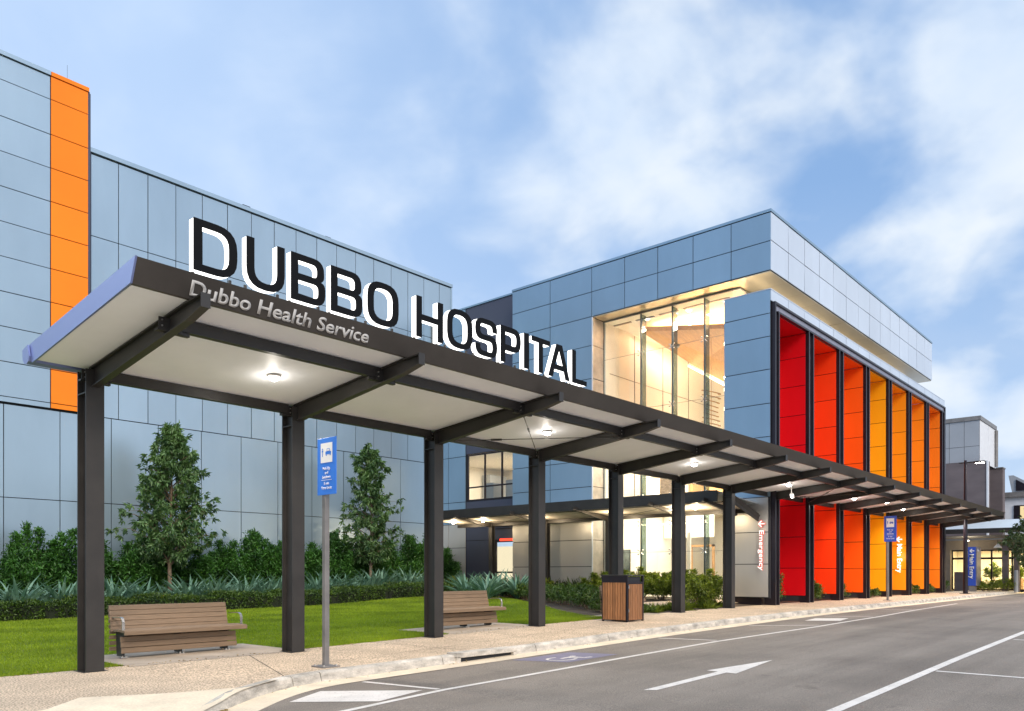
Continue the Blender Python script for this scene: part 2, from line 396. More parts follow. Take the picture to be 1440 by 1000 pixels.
# blue accessible-bay patch with symbol
paint('accessible_bay_patch', [[(10.15,8.98),(10.5,8.02),(11.95,8.0),(11.72,8.92)]], 'lineblue', .004)
wc = []
cu, cv = 10.95, 8.42
def wp(a, b): return (cu+a*.62-b*.10, cv+b*.50)
def wl(p, q, w=.07): return lineq(wp(*p), wp(*q), w)
for k in range(14):
    t0, t1 = PI*.35+k*PI*1.35/14, PI*.35+(k+1)*PI*1.35/14
    wc += wl((-.25+.42*math.cos(t0), -.05+.42*math.sin(t0)), (-.25+.42*math.cos(t1), -.05+.42*math.sin(t1)), .05)
wc += wl((-.2,.0),(.35,.05))+wl((.35,.05),(.3,-.45))+wl((.3,-.45),(.55,-.55))+wl((.1,.05),(.15,-.35))
wc += [[wp(.48+.1*math.cos(k*PI/4), .12+.1*math.sin(k*PI/4)) for k in range(8)]]
paint('wheelchair_symbol', wc, 'line', .0075)
nl = 260; lu = np.concatenate([rng.uniform(3.75, 4.6, 200), rng.uniform(5, 26, 60)])
lv_ = np.array([koff(a, -.05-abs(rng.normal(0, .05)))[1] for a in lu]); lz = np.array([rz(a)+.014 for a in lu])
eu = rng.uniform(0, 18, 420); ev = 12.42-abs(rng.normal(0, .10, 420)); lu = np.concatenate([lu, eu]); lv_ = np.concatenate([lv_, ev]); lz = np.concatenate([lz, [g(a, b)+.008 for a, b in zip(eu, ev)]])
LEAFLIT = (lu, lv_, lz)
# drain inlet in the kerb
dr = thing('kerb_drain_inlet', 'grey concrete drain inlet with dark slot set in the kerb', 'drain', (10.0, 9.45, rz(10)))
MB().box(9.28, 10.78, 9.40, 9.66, h(10)-.062, h(10)+.022).build('lintel', 'kerb', dr, bevel=.006)
MB().box(9.30, 10.76, 9.47, 9.6, h(10)-.2, h(10)-.064).build('slot_back', 'joint', dr)
for a in (9.28, 10.70): MB().box(a,a+.08,9.40,9.66,h(10)-.2,h(10)-.045).build('cheek', 'kerb', dr)

# ------------------------------------------------------------------ foliage
def leafmesh(name, P, D, L, W, mat, parent=None, local=False, fold=.25, droop=.15):
    n = len(P); P = np.asarray(P, float); D = np.asarray(D, float); D /= np.linalg.norm(D, axis=1)[:, None]+1e-9
    L = np.broadcast_to(L, n)[:, None]; W = np.broadcast_to(W, n)[:, None]
    up = rng.normal(0, .45, (n, 3)); up[:, 2] += 1
    Sd = np.cross(D, up); Sd /= np.linalg.norm(Sd, axis=1)[:, None]+1e-9
    Nn = np.cross(Sd, D)
    mid = P+D*L*.45
    V = np.stack([P, mid+Sd*W/2+Nn*W*fold, P+D*L-Nn*L*droop, mid-Sd*W/2+Nn*W*fold], 1).reshape(-1, 3)
    if parent and not local: V = V-np.array(worigin(parent))
    me = bpy.data.meshes.new(name)
    me.vertices.add(4*n); me.vertices.foreach_set('co', V.ravel())
    idx = (np.arange(n)[:, None]*4+np.array([0,1,2,0,2,3])[None]).ravel()
    me.loops.add(6*n); me.loops.foreach_set('vertex_index', idx)
    me.polygons.add(2*n); me.polygons.foreach_set('loop_start', np.arange(0, 6*n, 3)); me.polygons.foreach_set('loop_total', np.full(2*n, 3))
    me.update(); me.validate()
    return link(name, me, mat, parent, True)
def rdir(n, zb=0.): 
    d = rng.normal(0, 1, (n, 3)); d /= np.linalg.norm(d, axis=1)[:, None]; d[:, 2] += zb; return d
def tree(name, loc, prof, label, nbranch, mat='leaf_tree', leafL=.2, lean=(0,0), per=9, group=None, trunk_r=.06, cat='tree', cl=10):
    """prof: list of (z, radius)."""
    t = thing(name, label, cat, loc, 0, group)
    f = interp(prof); z0, z1 = prof[0][0], prof[-1][0]
    tr = MB(); pts = [(lean[0]*k/8*1.0+random.uniform(-.03,.03)*(k>0), lean[1]*k/8+random.uniform(-.03,.03)*(k>0), z1*.97*k/8) for k in range(9)]
    tr.tube(pts, [trunk_r*(1-.85*k/8) for k in range(9)], 8)
    tr.build('trunk', 'bark', t, local=True, smooth=True)
    lb = MB(); P = []; D = []
    for i in range(nbranch):
        q = (i+.5)/nbranch; z = z0+(z1-z0)*(q**1.08)
        az = i*2.399+random.uniform(-.5,.5); r = f(z)*random.choice((random.uniform(.9,1.12), random.uniform(.55,1.0)))
        if random.random() < .12: r *= .6
        bx, by = lean[0]*z/z1, lean[1]*z/z1; zs = z-.35*r-.1
        dr_ = Vector((math.cos(az), math.sin(az), 0))
        mids = [Vector((bx, by, zs))+dr_*r*s+Vector((0, 0, .5*r*math.sin(s*PI*.62))) for s in (0, .35, .7, 1.)]
        lb.tube(mids, [.022, .015, .009, .004], 4, cap=False)
        for c in range(cl):
            s = random.uniform(.22, 1.04); k = min(2, int(s*3)); w = s*3-k
            p = mids[k].lerp(mids[min(3, k+1)], min(1, w))+Vector([random.gauss(0, .07+.03*r) for _ in range(3)])
            dd = rdir(per, -.35)+np.array(dr_)*.6
            P.append(np.array(p)+rng.normal(0, .035, (per, 3))); D.append(dd)
    lb.build('limbs', 'bark', t, local=True)
    P = np.concatenate(P); D = np.concatenate(D); n = len(P)
    leafmesh('crown', P, D, leafL*rng.uniform(.7, 1.25, n), leafL*.36*rng.uniform(.8, 1.2, n), mat, t, True, droop=.3)
    return t
def shrub(name, label, loc, rx, ry, hh, n, mat, L=.1, group=None, cat='shrub', spiky=.0, base=.05, W=.45):
    t = thing(name, label, cat, loc, random.uniform(0, 6), group)
    st = MB(); K = 9; P = []; D = []
    for k in range(K):
        a = random.uniform(0, 2*PI); rr = random.uniform(.1, 1)**.6
        top = Vector((rx*rr*math.cos(a), ry*rr*math.sin(a), hh*(1-.35*rr*rr)*random.uniform(.72, 1.08)))
        st.tube([(top.x*.15, top.y*.15, -.03), (top.x*.6, top.y*.6, top.z*.5), tuple(top)], [.015, .01, .004], 4, cap=False)
        m = n//K; s = rng.uniform(.12, 1, m)**.7
        c = np.stack([top.x*(.3+.7*s), top.y*(.3+.7*s), base+top.z*s], 1)
        wdt = np.clip(1.15-s*.95, .12, 1)[:, None]*np.array([rx*.55, ry*.55, hh*.07])
        P.append(c+rng.normal(0, 1, (m, 3))*wdt*.55)
        d = rdir(m, .45+spiky); d[:, 0] += .3*math.cos(a); d[:, 1] += .3*math.sin(a); D.append(d)
    st.build('stems', 'bark', t, local=True)
    P = np.concatenate(P); D = np.concatenate(D); P[:, 2] = np.maximum(P[:, 2], .01)
    leafmesh('foliage', P, D, L*rng.uniform(.6, 1.3, len(P)), L*W*rng.uniform(.7, 1.2, len(P)), mat, t, True)
    return t

# lawn
lawnf = interp([(-8,26.4),(7.4,26.0),(15,25.7),(20,25.3),(22.5,24.8),(24.3,22.3),(24.31,22.3)])
def lawn_in(u, v):
    if u < -8 or v < 12.39+.03*math.sin(u*9)*math.sin(u*3.1): return False
    if 5.1 < u < 8.2 and v < 14.3: return False
    if 11.95 < u < 15.0 and v < 14.2: return False
    lim = interp([(12.4,18.2),(13.6,18.5),(15.1,19.3),(16.7,20.5),(22.3,24.3)])(v)
    return u < lim and v < lawnf(u)
lw = MB()
for u in np.arange(-8, 24.5, .35):
    for v in np.arange(12.42, 26.4, .35):
        if lawn_in(u+.17, v+.17):
            lw.add([(a, b, g(a, b)-.008) for a, b in ((u,v),(u+.352,v),(u+.352,v+.352),(u,v+.352))], [(0,1,2,3)])
struct(lw, 'lawn', 'turf')
n = 330000
U = rng.uniform(0, 24.5, n); V_ = 12.38+14*rng.uniform(0, 1, n)**1.35
keep = np.array([lawn_in(a, b) for a, b in zip(U, V_)]); U = U[keep]; V_ = V_[keep]
Z = np.array([g(a, b)-.01 for a, b in zip(U, V_)]); n = len(U)
d = rdir(n, 1.6); o = leafmesh('lawn_grass', np.stack([U, V_, Z], 1), d, rng.uniform(.035, .07, n), .007+.0006*(V_-12), 'grass', None, droop=.1)
tag(o, 'short bright green mown grass of the lawn', 'grass', kind='stuff')

lu, lv_, lz = LEAFLIT; d = rdir(len(lu)); d[:, 2] *= .25
tag(leafmesh('leaf_litter', np.stack([lu, lv_, lz], 1), d, rng.uniform(.02, .05, len(lu)), .016, leafmat('dry_leaf', (.16,.10,.03), (.42,.30,.10), .1, .7, 6.), None), 'dry yellow brown leaves gathered in the gutter', 'leaf litter', kind='stuff')
# low clipped hedge
def hedge(name, label, us, f0, f1, ht, dens, mat='leaf_hedge', L=.085):
    P = []; area = 0
    for u in us:
        w = f1(u)-f0(u); k = int(dens*(w+2*ht)*(us[1]-us[0]))
        s = rng.uniform(0, 1, k); uu = u+rng.uniform(0, us[1]-us[0], k)
        tot = w+2*ht; q = s*tot
        vv = np.where(q < ht, f0(u), np.where(q < ht+w, f0(u)+q-ht, f1(u)))
        zz = np.where(q < ht, q, np.where(q < ht+w, ht, tot-q))
        lump = .10*np.sin(uu*2.6+.7+vv)+.09*np.sin(uu*5.3+2*vv)+.06*np.sin(uu*11+vv*5)
        base = g(float(u), float(f0(u)))
        P.append(np.stack([uu, vv+rng.normal(0, .04, k)-lump*(q < ht)*.9, base+zz*(1+lump*1.2)+rng.normal(0, .035, k)], 1))
    P = np.concatenate(P); D = rdir(len(P), .5); D[:, 1] -= .4
    t = thing(name, label, 'hedge', (float(us[0]), float(f0(us[0])), 0))
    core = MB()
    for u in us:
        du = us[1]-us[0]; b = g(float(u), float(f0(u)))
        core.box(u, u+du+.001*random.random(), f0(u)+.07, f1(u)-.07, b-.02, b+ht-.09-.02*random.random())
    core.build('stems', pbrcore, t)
    leafmesh('foliage', P, D, L*rng.uniform(.7, 1.3, len(P)), L*.5, mat, t, False)
    return t
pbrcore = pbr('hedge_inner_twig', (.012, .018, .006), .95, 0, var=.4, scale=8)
hedge('low_hedge', 'long low clipped dark green hedge between the lawn and the spiky silver plants', list(np.arange(1, 24.2, .4)),
      lambda u: float(lawnf(u))+.05, lambda u: float(lawnf(u))+.95, .50, 700)

# agaves: three shapes, copies along the row
def agave(seed, hh=.9):
    random.seed(seed); mb = MB()
    for k in range(34):
        az = k*2.4+random.uniform(-.2,.2); el = math.radians(random.uniform(35, 84)); L = hh*random.uniform(.85, 1.25); w = .125
        dr_ = Vector((math.cos(az), math.sin(az), 0)); sd = Vector((-dr_.y, dr_.x, 0)); prev = None
        for s in range(5):
            q = s/4; e2 = el-q*.35; p = dr_*(L*q*math.cos(e2)+.03)+Vector((0,0,L*q*math.sin(e2)+.02))
            ww = w*(1-q**2.2)*(.75+.5*math.sin(q*PI)); n_ = Vector((0,0,1))*ww*.35
            cur = [p-sd*ww*.5+n_, p-n_*.3, p+sd*ww*.5+n_]
            if prev: mb.add(prev+cur, [(0,1,4,3),(1,2,5,4)])
            prev = cur
    return mb
protos = []
AG = 'silver blue agave rosettes behind the low hedge'
k = 0
for i, u in enumerate(np.arange(1.4, 25.4, .56)):
    v = 27.15+random.uniform(-.22, .3); uu = u+random.uniform(-.12, .12)
    if abs(uu-13.2) < .35: v = 26.95
    sc = random.uniform(.85, 1.25)
    if len(protos) < 4:
        t = thing('agave', 'spiky silver blue agave rosette in the row behind the low hedge', 'agave', (uu, v, g(uu, v)-.02), random.uniform(0,6), AG)
        agave(100+i, 1.2).build('leaves', 'agave', t, local=True); protos.append(t)
    else:
        random.seed(500+i)
        t = dup(protos[i % 4], (uu, v, g(uu, v)-.02), random.uniform(0, 6)); t.scale = (sc,)*3
random.seed(11)
# second small agave patch beside the bench
for i, (u, v) in enumerate([(21.6,19.6),(22.3,20.3),(22.9,19.2),(23.4,20.8),(21.9,21.0),(23.9,20.0),(22.6,21.6),(24.4,21.3)]):
    t = dup(protos[i % 4], (u+.5, v+1.2, g(u, v)-.02), random.uniform(0, 6)); t.scale = (.95,)*3
    t['label'] = 'silver blue agave rosette in the clump right of the second bench'; t['group'] = 'agave clump right of the second bench'
# tall shrubs against the wall
SG = 'tall dark shrubs along the blue panel wall'
sp = []
hs = [2.1,2.3,2.5,2.75,2.3,2.0,2.45,2.7,2.55,2.3,2.5,2.65,2.35,2.2,2.6,2.7,2.5,2.4,2.55,2.6,2.4,2.3]
for i in range(27):
    u = 2.2+i*.98+random.uniform(-.2,.2); v = 29.3+random.uniform(-.25,.25)
    if i < 4:
        t = shrub('tall_shrub', 'tall dark green leafy shrub in the row against the blue wall', (u, v, g(u, v)), 1.15, .85, 2.4, 8500, 'leaf_dark', .14, SG, W=.34)
        t.scale = (1, 1, hs[i%22]/2.3); sp.append(t)
    else:
        t = dup(sp[i % 4], (u, v, g(u, v)), random.uniform(0, 6)); s_ = random.uniform(.95, 1.15); t.scale = (s_, s_, hs[i%22]/2.3)
tree('magnolia_tree', (13.3, 28.3, .05), [(1.95,.6),(2.3,1.5),(2.8,1.75),(3.5,1.5),(4.3,1.25),(5.2,1.0),(6.0,.65),(6.75,.1)],
     'larger leafy conical tree behind the left bench', 112, lean=(.12, 0), cl=8, per=15, trunk_r=.085, leafL=.18)
tree('magnolia_tree', (22.4, 28.2, .1), [(1.9,.6),(2.3,1.15),(2.8,1.25),(3.7,1.1),(4.7,1.05),(5.7,.8),(6.4,.75),(6.95,.25)],
     'narrower leafy tree just right of the tall blue pick up sign', 88, cl=8, per=14, trunk_r=.085, leafL=.18)

# garden beds between lawn and building
def bed(list_, name, label, rx, hh, n, mat, L, group, cat='shrub', spiky=0, W=.45):
    ps = []
    for i, (u, v, s) in enumerate(list_):
        z = g(u, v)-.03
        if i < 3: t = shrub(name, label, (u, v, z), rx, rx*.9, hh, n, mat, L, group, cat, spiky, W=W); ps.append(t); t.scale = (s,)*3
        else: t = dup(ps[i % 3], (u, v, z), random.uniform(0, 6)); t.scale = (s,)*3
bed([(20.2,14.6,1),(20.9,15.6,1.1),(21.4,16.6,1),(22.0,17.6,1.1),(22.7,18.7,1),(23.3,19.7,1.1),(24.1,20.7,1),(24.9,21.9,1.1),(25.3,23.3,1),(25.6,24.8,1),
     (22.3,15.9,1),(22.9,17.1,1.1),(23.6,18.2,1),(24.4,19.4,1.1),(25.0,20.6,1),(25.8,22.3,1),(21.6,14.9,.9),(23.4,16.2,1),(24.3,17.4,1),(25.0,18.6,1),
     (20.3,13.6,.6),(19.7,13.9,.55),(21.2,13.9,.7),(20.8,12.9,.5)], 'groundcover_shrub',
     'low rounded dark green shrub in the bed between lawn and building', .62, .55, 1500, 'leaf_hedge', .085, 'low shrubs in the bed right of the lawn')
bed([(24.9,13.2,1.0),(25.9,13.9,1.05),(26.7,14.9,1.1),(26.6,15.9,1),(26.8,16.9,1.1),(26.4,17.8,1.1),(26.7,18.7,1.0),(25.7,15.2,.9),(25.6,16.4,.95),(25.5,17.3,.9),(26.0,14.5,1)],
     'golden_shrub', 'waist high yellow green shrub in front of the lit glass wall', .85, 1.1, 4200, 'leaf_lime', .10, 'yellow green shrubs under the tall glazing', spiky=.2)
bed([(26.7,21.6,.9),(27.0,27.3,1.),(26.3,25.3,.9),(25.9,28.4,1.2)], 'bright_shrub', 'bright lime leafed shrub near the grey building wall', .5, .9, 1000, 'leaf_lime', .13, 'lime shrubs near the grey wall')
t = shrub('pittosporum_shrub', 'bushy green shrub at the inner corner where the blue wing meets the grey wall', (26.9, 29.0, g(26.9,29)), .95, .9, 2.9, 4200, 'leaf_dark', .13, W=.4)
def tuft(name, label, pts, hh, n, mat, group, w=.02):
    ps = []
    for i, (u, v, s) in enumerate(pts):
        if i < 3:
            t = thing(name, label, 'grass tuft', (u, v, g(u, v)-.02), 0, group); ps.append(t)
            d = rdir(n, .9); p = rng.normal(0, .09, (n, 3)); p[:, 2] = 0
            leafmesh('blades', p, d, hh*rng.uniform(.6, 1.2, n), w, mat, t, True, fold=.15, droop=.28)
        else: t = dup(ps[i % 3], (u, v, g(u, v)-.02), random.uniform(0, 6))
        t.scale = (s,)*3
tuft('strap_leaf_plant', 'dark strappy leaved plant along the foot of the grey wall', [(26.9+random.uniform(-.5,.3), 19.3+i*.5, random.uniform(.8,1.2)) for i in range(18)], .75, 110, 'strap', 'strappy plants at the foot of the grey wall', .035)
tuft('grass_tuft', 'loose green grass tuft between path and garden path', [(20.6+i*.42+random.uniform(-.15,.15), 12.75+random.uniform(-.15,.3), random.uniform(.6,1.1)) for i in range(13)], .38, 160, 'leaf_lime', 'grass tufts beside the covered walk', .018)
# small shrubs growing between the coloured blades
bs = []
for i, (u, v, s) in enumerate([(29.2,12.5,1.1),(33.0,12.45,.8),(36.4,12.45,.75),(39.8,12.4,.5),(46.6,12.4,.6),(50.0,12.35,.6),(54.2,12.6,.8)]):
    lab = ('dark shrub at the foot of the red blade','shrub beside the vermilion blade','shrub beside the red orange blade','small shrub between the red orange and amber blades',
           'shrub right of the glowing Main Entry letters','shrub before the last orange blade','shrub left of the entrance doors')[i]
    bs.append(shrub('blade_shrub', lab, (u, v, .22), .6, .5, 1.05*s, 1500, 'leaf_hedge' if i != 0 else 'leaf_dark', .10))

# ------------------------------------------------------------------ left wing building
lwg = thing('hospital_wing', 'tall windowless blue grey panelled wing behind the lawn with one vertical orange strip', 'building', (10, 31, 0))
b = MB(); b.box(-14, 28.55, 30.76, 46, -.3, 7.15); b.box(-14, 11.5, 30.74, 46, 7.155, 19.0); b.box(11.5, 29.88, 30.86, 46, 7.155, 16.95); b.build('wall', 'joint', lwg)
m_ = MB(); clad(m_, 'v', 30.70, [-14.1]+list(np.arange(8.73-1.755*12, 28, 1.755))+[28.5], [0, 4.0, 7.17], jit=.006); m_.build('lower_cladding', 'blue', lwg)
m_ = MB(); clad(m_, 'v', 30.78, [11.55]+[12.53+1.1*i for i in range(16)]+[29.91], [7.19, 13.8, 16.8], jit=.006); m_.build('upper_cladding', 'blue', lwg)
m_ = MB(); clad(m_, 'v', 30.62, [-14, 2.6, 10.15], [7.22, 7.41]+[7.41+1.181*i for i in range(1, 9)]+[18.09, 18.9], jit=.006); m_.build('tower_cladding', 'blue', lwg)
m_ = MB(); clad(m_, 'v', 30.60, [10.15, 11.40], [7.22, 7.41]+[7.41+1.181*i for i in range(1, 9)]+[18.09, 18.9], jit=.002); o = m_.build('orange_strip', 'orange', lwg); o['label'] = 'bright orange vertical strip'
m_ = MB(); m_.box(10.17, 11.42, 30.57, 30.9, 18.92, 19.06); m_.build('orange_coping', 'orange', lwg)
m_ = MB(); m_.box(-14, 10.15, 30.56, 30.9, 18.92, 19.06); m_.box(11.5, 29.95, 30.70, 31.1, 16.84, 17.0); m_.box(29.86, 29.95, 30.74, 31.1, 7.3, 16.84); m_.build('coping', 'blue', lwg)
m_ = MB(); m_.box(11.36, 11.50, 30.66, 30.95, 7.3, 18.9); m_.build('corner_trim', 'darkpanel', lwg)
m_ = MB(); clad(m_, 'u', 29.95, [30.9+.9*i for i in range(8)], [7.3, 13.8, 16.8], out=1); m_.build('end_cladding', 'blue_shade_side', lwg)
m_ = MB(); m_.tube([(10.9,31.2,19),(10.9,31.2,19.9)], .005, 5); m_.build('lightning_rod', 'steel', lwg)
m_ = MB(); m_.box(17.7,18.05,30.9,31.2,17.0,17.13); m_.box(21.9,22.2,30.9,31.2,17.0,17.12); m_.build('roof_vent', 'frame_black', lwg)

# ------------------------------------------------------------------ main building
UF = 27.82; UG = 28.62; VF = 12.0
mb_ = thing('hospital_building', 'main hospital building with overhanging blue panelled top, tall lit glazing and red to orange blades', 'building', (UF, VF, .2))
# upper overhanging block
b = MB(); b.box(UF+.04, 49.95, VF+.04, 24.5, 12.46, 14.60); b.box(UF+.04, 46, 19.98, 24.49, .1, 12.46); b.build('wall', 'joint', mb_)
m_ = MB(); vs = [12.0, 13.55, 15.14, 16.72, 18.3, 19.98, 22.27, 24.53]; clad(m_, 'u', UF, vs, [12.46, 13.52, 14.56]); m_.build('upper_cladding', 'blue_shade_side', mb_)
m_ = MB(); clad(m_, 'v', VF, [27.82]+[29.42+1.585*i for i in range(13)]+[50.0], [12.46, 13.54, 14.56]); m_.build('street_side_cladding', 'silver', mb_)
m_ = MB(); m_.box(UF-.02, UF+.1, 11.98, 24.55, 14.58, 14.68); m_.box(UF+.1, 50.02, 11.98, 12.1, 14.58, 14.68); m_.build('coping', 'blue_shade_side', mb_)
m_ = MB(); 
for i, a in enumerate([27.86]+[29.42+1.585*k for k in range(13)]):
    e_ = ([29.42+1.585*k for k in range(13)]+[49.96])[i]
    for j_, (v0, v1) in enumerate(((12.04,13.55),(13.55,15.2),(15.2,17.6),(17.6,19.94))):
        if j_ > 1 and a > 28: continue
        jj = random.uniform(-.004,.004)
        m_.box(a+.008, (e_ if j_ < 2 else 28.66)-.008, v0+.008, v1-.008, 12.425+jj, 12.452)
m_.build('soffit', 'gold', mb_)
m_ = MB(); clad(m_, 'u', 50.0, [12.05, 14, 16, 18, 20, 22, 24.5], [12.46, 13.54, 14.56], out=1); m_.build('end_cladding', 'blue', mb_)
# solid left part of the entry face and the jamb
m_ = MB(); zz = [.45, 1.7, 2.85, 4.0, 5.15, 6.28, 7.43, 8.6, 9.8, 11.22, 12.46]
clad(m_, 'u', UF, [19.98, 22.27, 24.53], zz[3:]); m_.build('side_cladding', 'blue_shade_side', mb_)
m_ = MB(); clad(m_, 'u', UF, [19.98, 22.27, 24.53], zz[:4]); m_.build('ground_cladding', 'cream_panel', mb_)
m_ = MB(); clad(m_, 'v', 19.94, [UF+.0, UG+.04], [.45, 2.85, 5.15, 7.43, 8.6, 9.8, 11.22, 12.42], out=-1); m_.build('jamb', pbr('warm_jamb_panel', (.46,.42,.36), .42, .5, rvar=.05), mb_)
m_ = MB(); m_.box(UF-.01, UF+.03, 19.93, 19.98, .45, 12.44); m_.build('jamb_edge', 'silver', mb_)
# lower blade wall (left of the red bay) and band over the blades
b = MB(); b.box(UF+.04, UF+.55, VF+.05, 13.80, .5, 11.72); b.box(UF+.55, 52.6, VF+.05, VF+.4, 11.05, 11.70); b.build('blade_wall_core', 'joint', mb_)
m_ = MB(); clad(m_, 'u', UF, [12.02, 13.84], [4.2, 5.2, 6.4, 7.61, 8.85, 10.05, 10.89, 11.77]); m_.build('blade_wall_cladding', 'blue_shade_side', mb_)
m_ = MB(); clad(m_, 'u', UF, [12.1, 13.80], [.53, 1.75, 2.92, 4.2]); m_.build('ground_wall_cladding', 'cream_panel', mb_)
m_ = MB(); clad(m_, 'v', 13.84, [UF+.01, UF+.56], [.53, 2.92, 4.2, 6.4, 8.85, 11.72], out=1); m_.box(UF+.56, UF+.62, 13.7, 13.9, .5, 11.72); m_.build('blade_wall_return', 'frame_grey', mb_)
m_ = MB(); clad(m_, 'v', VF, [UF+.02]+[29.42+1.585*i for i in range(15)]+[52.9], [11.34, 11.75]); m_.build('parapet_cladding', 'silver', mb_)
m_ = MB(); m_.box(UF, 52.9, VF+.0, VF+1.9, 11.755, 11.79); m_.box(UF, UF+.6, VF+.02, 13.86, 11.752, 11.77); m_.build('parapet_cap', 'silver', mb_)
m_ = MB(); m_.box(UF+.1, UF+.5, 12.4, 13.7, .1, .5); m_.build('plinth', 'frame_black', mb_)
# portal frame
def xz(x0, x1, z0, z1, y0, y1, m): m.box(x0, x1, y0, y1, z0, z1)
m_ = MB(); m_.box(UF+.12, 52.62, VF-.12, VF+.30, 11.24, 11.32); m_.box(UF+.12, UF+.21, VF-.12, VF+.30, .25, 11.24); m_.box(52.45, 52.62, VF-.12, VF+.30, .25, 11.24)
m_.box(UF+.42, 52.38, VF-.11, VF+.30, 10.96, 11.03); m_.build('portal_outer_frame', 'frame_black', mb_)
m_ = MB(); m_.box(UF+.21, 52.45, VF-.06, VF+.28, 11.03, 11.24); m_.build('portal_head', 'frame_grey', mb_)
FU = [28.2]+[28.2+3.46*j for j in range(1, 8)]; FU = [28.20, 31.45, 34.87, 38.36, 41.78, 45.22, 48.70, 52.15]
for j, u in enumerate(FU):
    zb = .22
    m_ = MB(); m_.box(u-.27, u-.19, VF-.11, VF+.26, zb, 10.96) if j else m_.box(u+.08, u+.16, VF-.11, VF+.26, zb, 10.96)
    if j: m_.box(u+.19, u+.27, VF-.11, VF+.26, zb, 10.96)
    fr = m_.build('portal_mullion', 'frame_black', mb_)
    m_ = MB(); (m_.box(u-.19, u+.19, VF+.02, VF+.24, zb, 10.96) if j else m_.box(u-.16, u+.08, VF-.0, VF+.24, zb, 10.96)); m_.build('mullion_web', 'frame_grey', fr)
# coloured deep reveals
for j in range(7):
    a, bb = FU[j]+(.28 if j else .17), FU[j+1]-.28; dep = 1.45
    m_ = MB(); zs = [.52, 1.62, 2.86, 4.12, 5.3, 6.5, 7.7, 8.86, 10.0, 10.92]
    clad(m_, 'u', bb, [VF+.02, VF+dep], zs, gap=.012)
    clad(m_, 'v', VF+dep, [a, (a+bb)/2, bb], zs, gap=.012)
    clad(m_, 'u', a, [VF+.27, VF+dep], zs, gap=.012, out=1)
    m_.box(a, bb, VF+.02, VF+dep, 10.925, 10.955)
    o = m_.build('coloured_reveal', 'fin%d' % j, mb_)
    o['label'] = 'deep %s reveal' % ('red', 'vermilion', 'red orange', 'amber', 'golden orange', 'orange', 'deep orange')[j]
    c = MB(); c.box(bb+.032, bb+.25, VF+.27, VF+dep, .3, 10.92); c.box(a-.2, bb+.2, VF+dep+.035, VF+dep+.2, .3, 10.92); c.build('reveal_backing', 'joint', mb_)
b = MB(); b.box(52.63, 53.2, VF+.1, 24, .1, 11.6); b.box(30.5, 52.6, 24.3, 24.5, .1, 12.4); b.build('end_wall', 'bggrey', mb_)
# recessed -u facing wall: dark zone with window, blue zone
UR = 28.5
b = MB(); b.box(UR+.12, 40, 24.55, 30.6, 7.45, 14.7); b.box(UR+.05, UR+.12, 28.2, 30.7, .1, 14.7)
b.box(UR+.05, UR+.12, 24.55, 28.2, 7.4, 14.7); b.box(UR+.05, UR+.12, 24.55, 28.2, 3.0, 5.1); b.box(UR+.05, UR+.12, 26.3, 28.2, .1, 3.0); b.build('recess_wall', 'joint', mb_)
m_ = MB(); clad(m_, 'u', UR, [24.53, 28.25], [3.05, 5.02], jit=.001); clad(m_, 'u', UR, [24.53, 28.25], [7.4, 14.78], jit=.001)
clad(m_, 'u', UR, [26.3, 28.25], [.4, 3.05], jit=.001); m_.build('dark_cladding', 'darkpanel', mb_)
m_ = MB(); clad(m_, 'u', UR-.02, [28.27, 29.5, 30.7], [3.9, 5.02, 7.33, 9.0, 11.3, 13.5, 14.78]); m_.build('recess_cladding', 'blue_shade_side', mb_)
m_ = MB(); clad(m_, 'u', UR-.02, [28.27, 29.5, 30.7], [.4, 2.7, 3.9]); m_.build('recess_ground_cladding', 'cream_panel', mb_)
m_ = MB(); m_.box(UR-.05, UR+.5, 24.5, 30.75, 14.78, 14.86); m_.build('recess_coping', 'blue_shade_side', mb_)
wf = MB()
for v in (25.02, 25.84, 26.98, 28.15): wf.box(UR+.02, UR+.1, v-.035, v+.035, 5.08, 7.36)
for z in (5.08, 5.72, 7.34): wf.box(UR+.025, UR+.095, 24.55, 28.2, z-.035, z+.035)
w = wf.build('window', 'frame_black', mb_)
MB().box(UR+.055, UR+.062, 24.6, 28.15, 5.1, 7.32).build('pane', 'glass', w)
rm = MB(); rm.box(34.6, 34.65, 24.5, 31.4, 5.0, 7.5); rm.box(UR+.13, 34.6, 31.3, 31.35, 5.0, 7.5); rm.box(UR+.13, 34.6, 24.56, 24.6, 5.0, 7.5); rm.build('room_wall', 'walls', mb_)
MB().box(UR+.13, 34.6, 24.5, 31.35, 7.40, 7.44).build('room_ceiling', 'ceil', mb_)
MB().box(UR+.13, 34.6, 24.5, 31.35, 5.0, 5.05).build('room_floor', 'floorin', mb_)
m_ = MB(); m_.box(29.4, 30.0, 27.2, 27.7, 5.05, 6.0); m_.box(30.0, 30.6, 26.2, 26.9, 5.05, 6.15); m_.box(32.8, 34.2, 30.6, 31.2, 5.05, 7.0); m_.build('office_furniture', 'bggrey', mb_)
lv = MB()
for k in range(9): lv.box(UR-.03, UR+.03, 24.6, 26.2, 3.55+k*.13, 3.60+k*.13)
lv.build('louvre', 'frame_black', mb_)
df = MB(); df.box(UR-.02, UR+.08, 24.6, 24.68, .4, 3.0); df.box(UR-.02, UR+.08, 26.18, 26.28, .4, 3.0); df.box(UR-.02, UR+.08, 24.68, 26.18, 2.92, 3.0); df.box(UR-.01, UR+.07, 24.68, 26.18, 1.42, 1.5)
dd = df.build('side_door', 'frame_black', mb_); MB().box(UR+.03, UR+.036, 24.68, 26.18, .45, 2.92).build('pane', 'glass', dd)
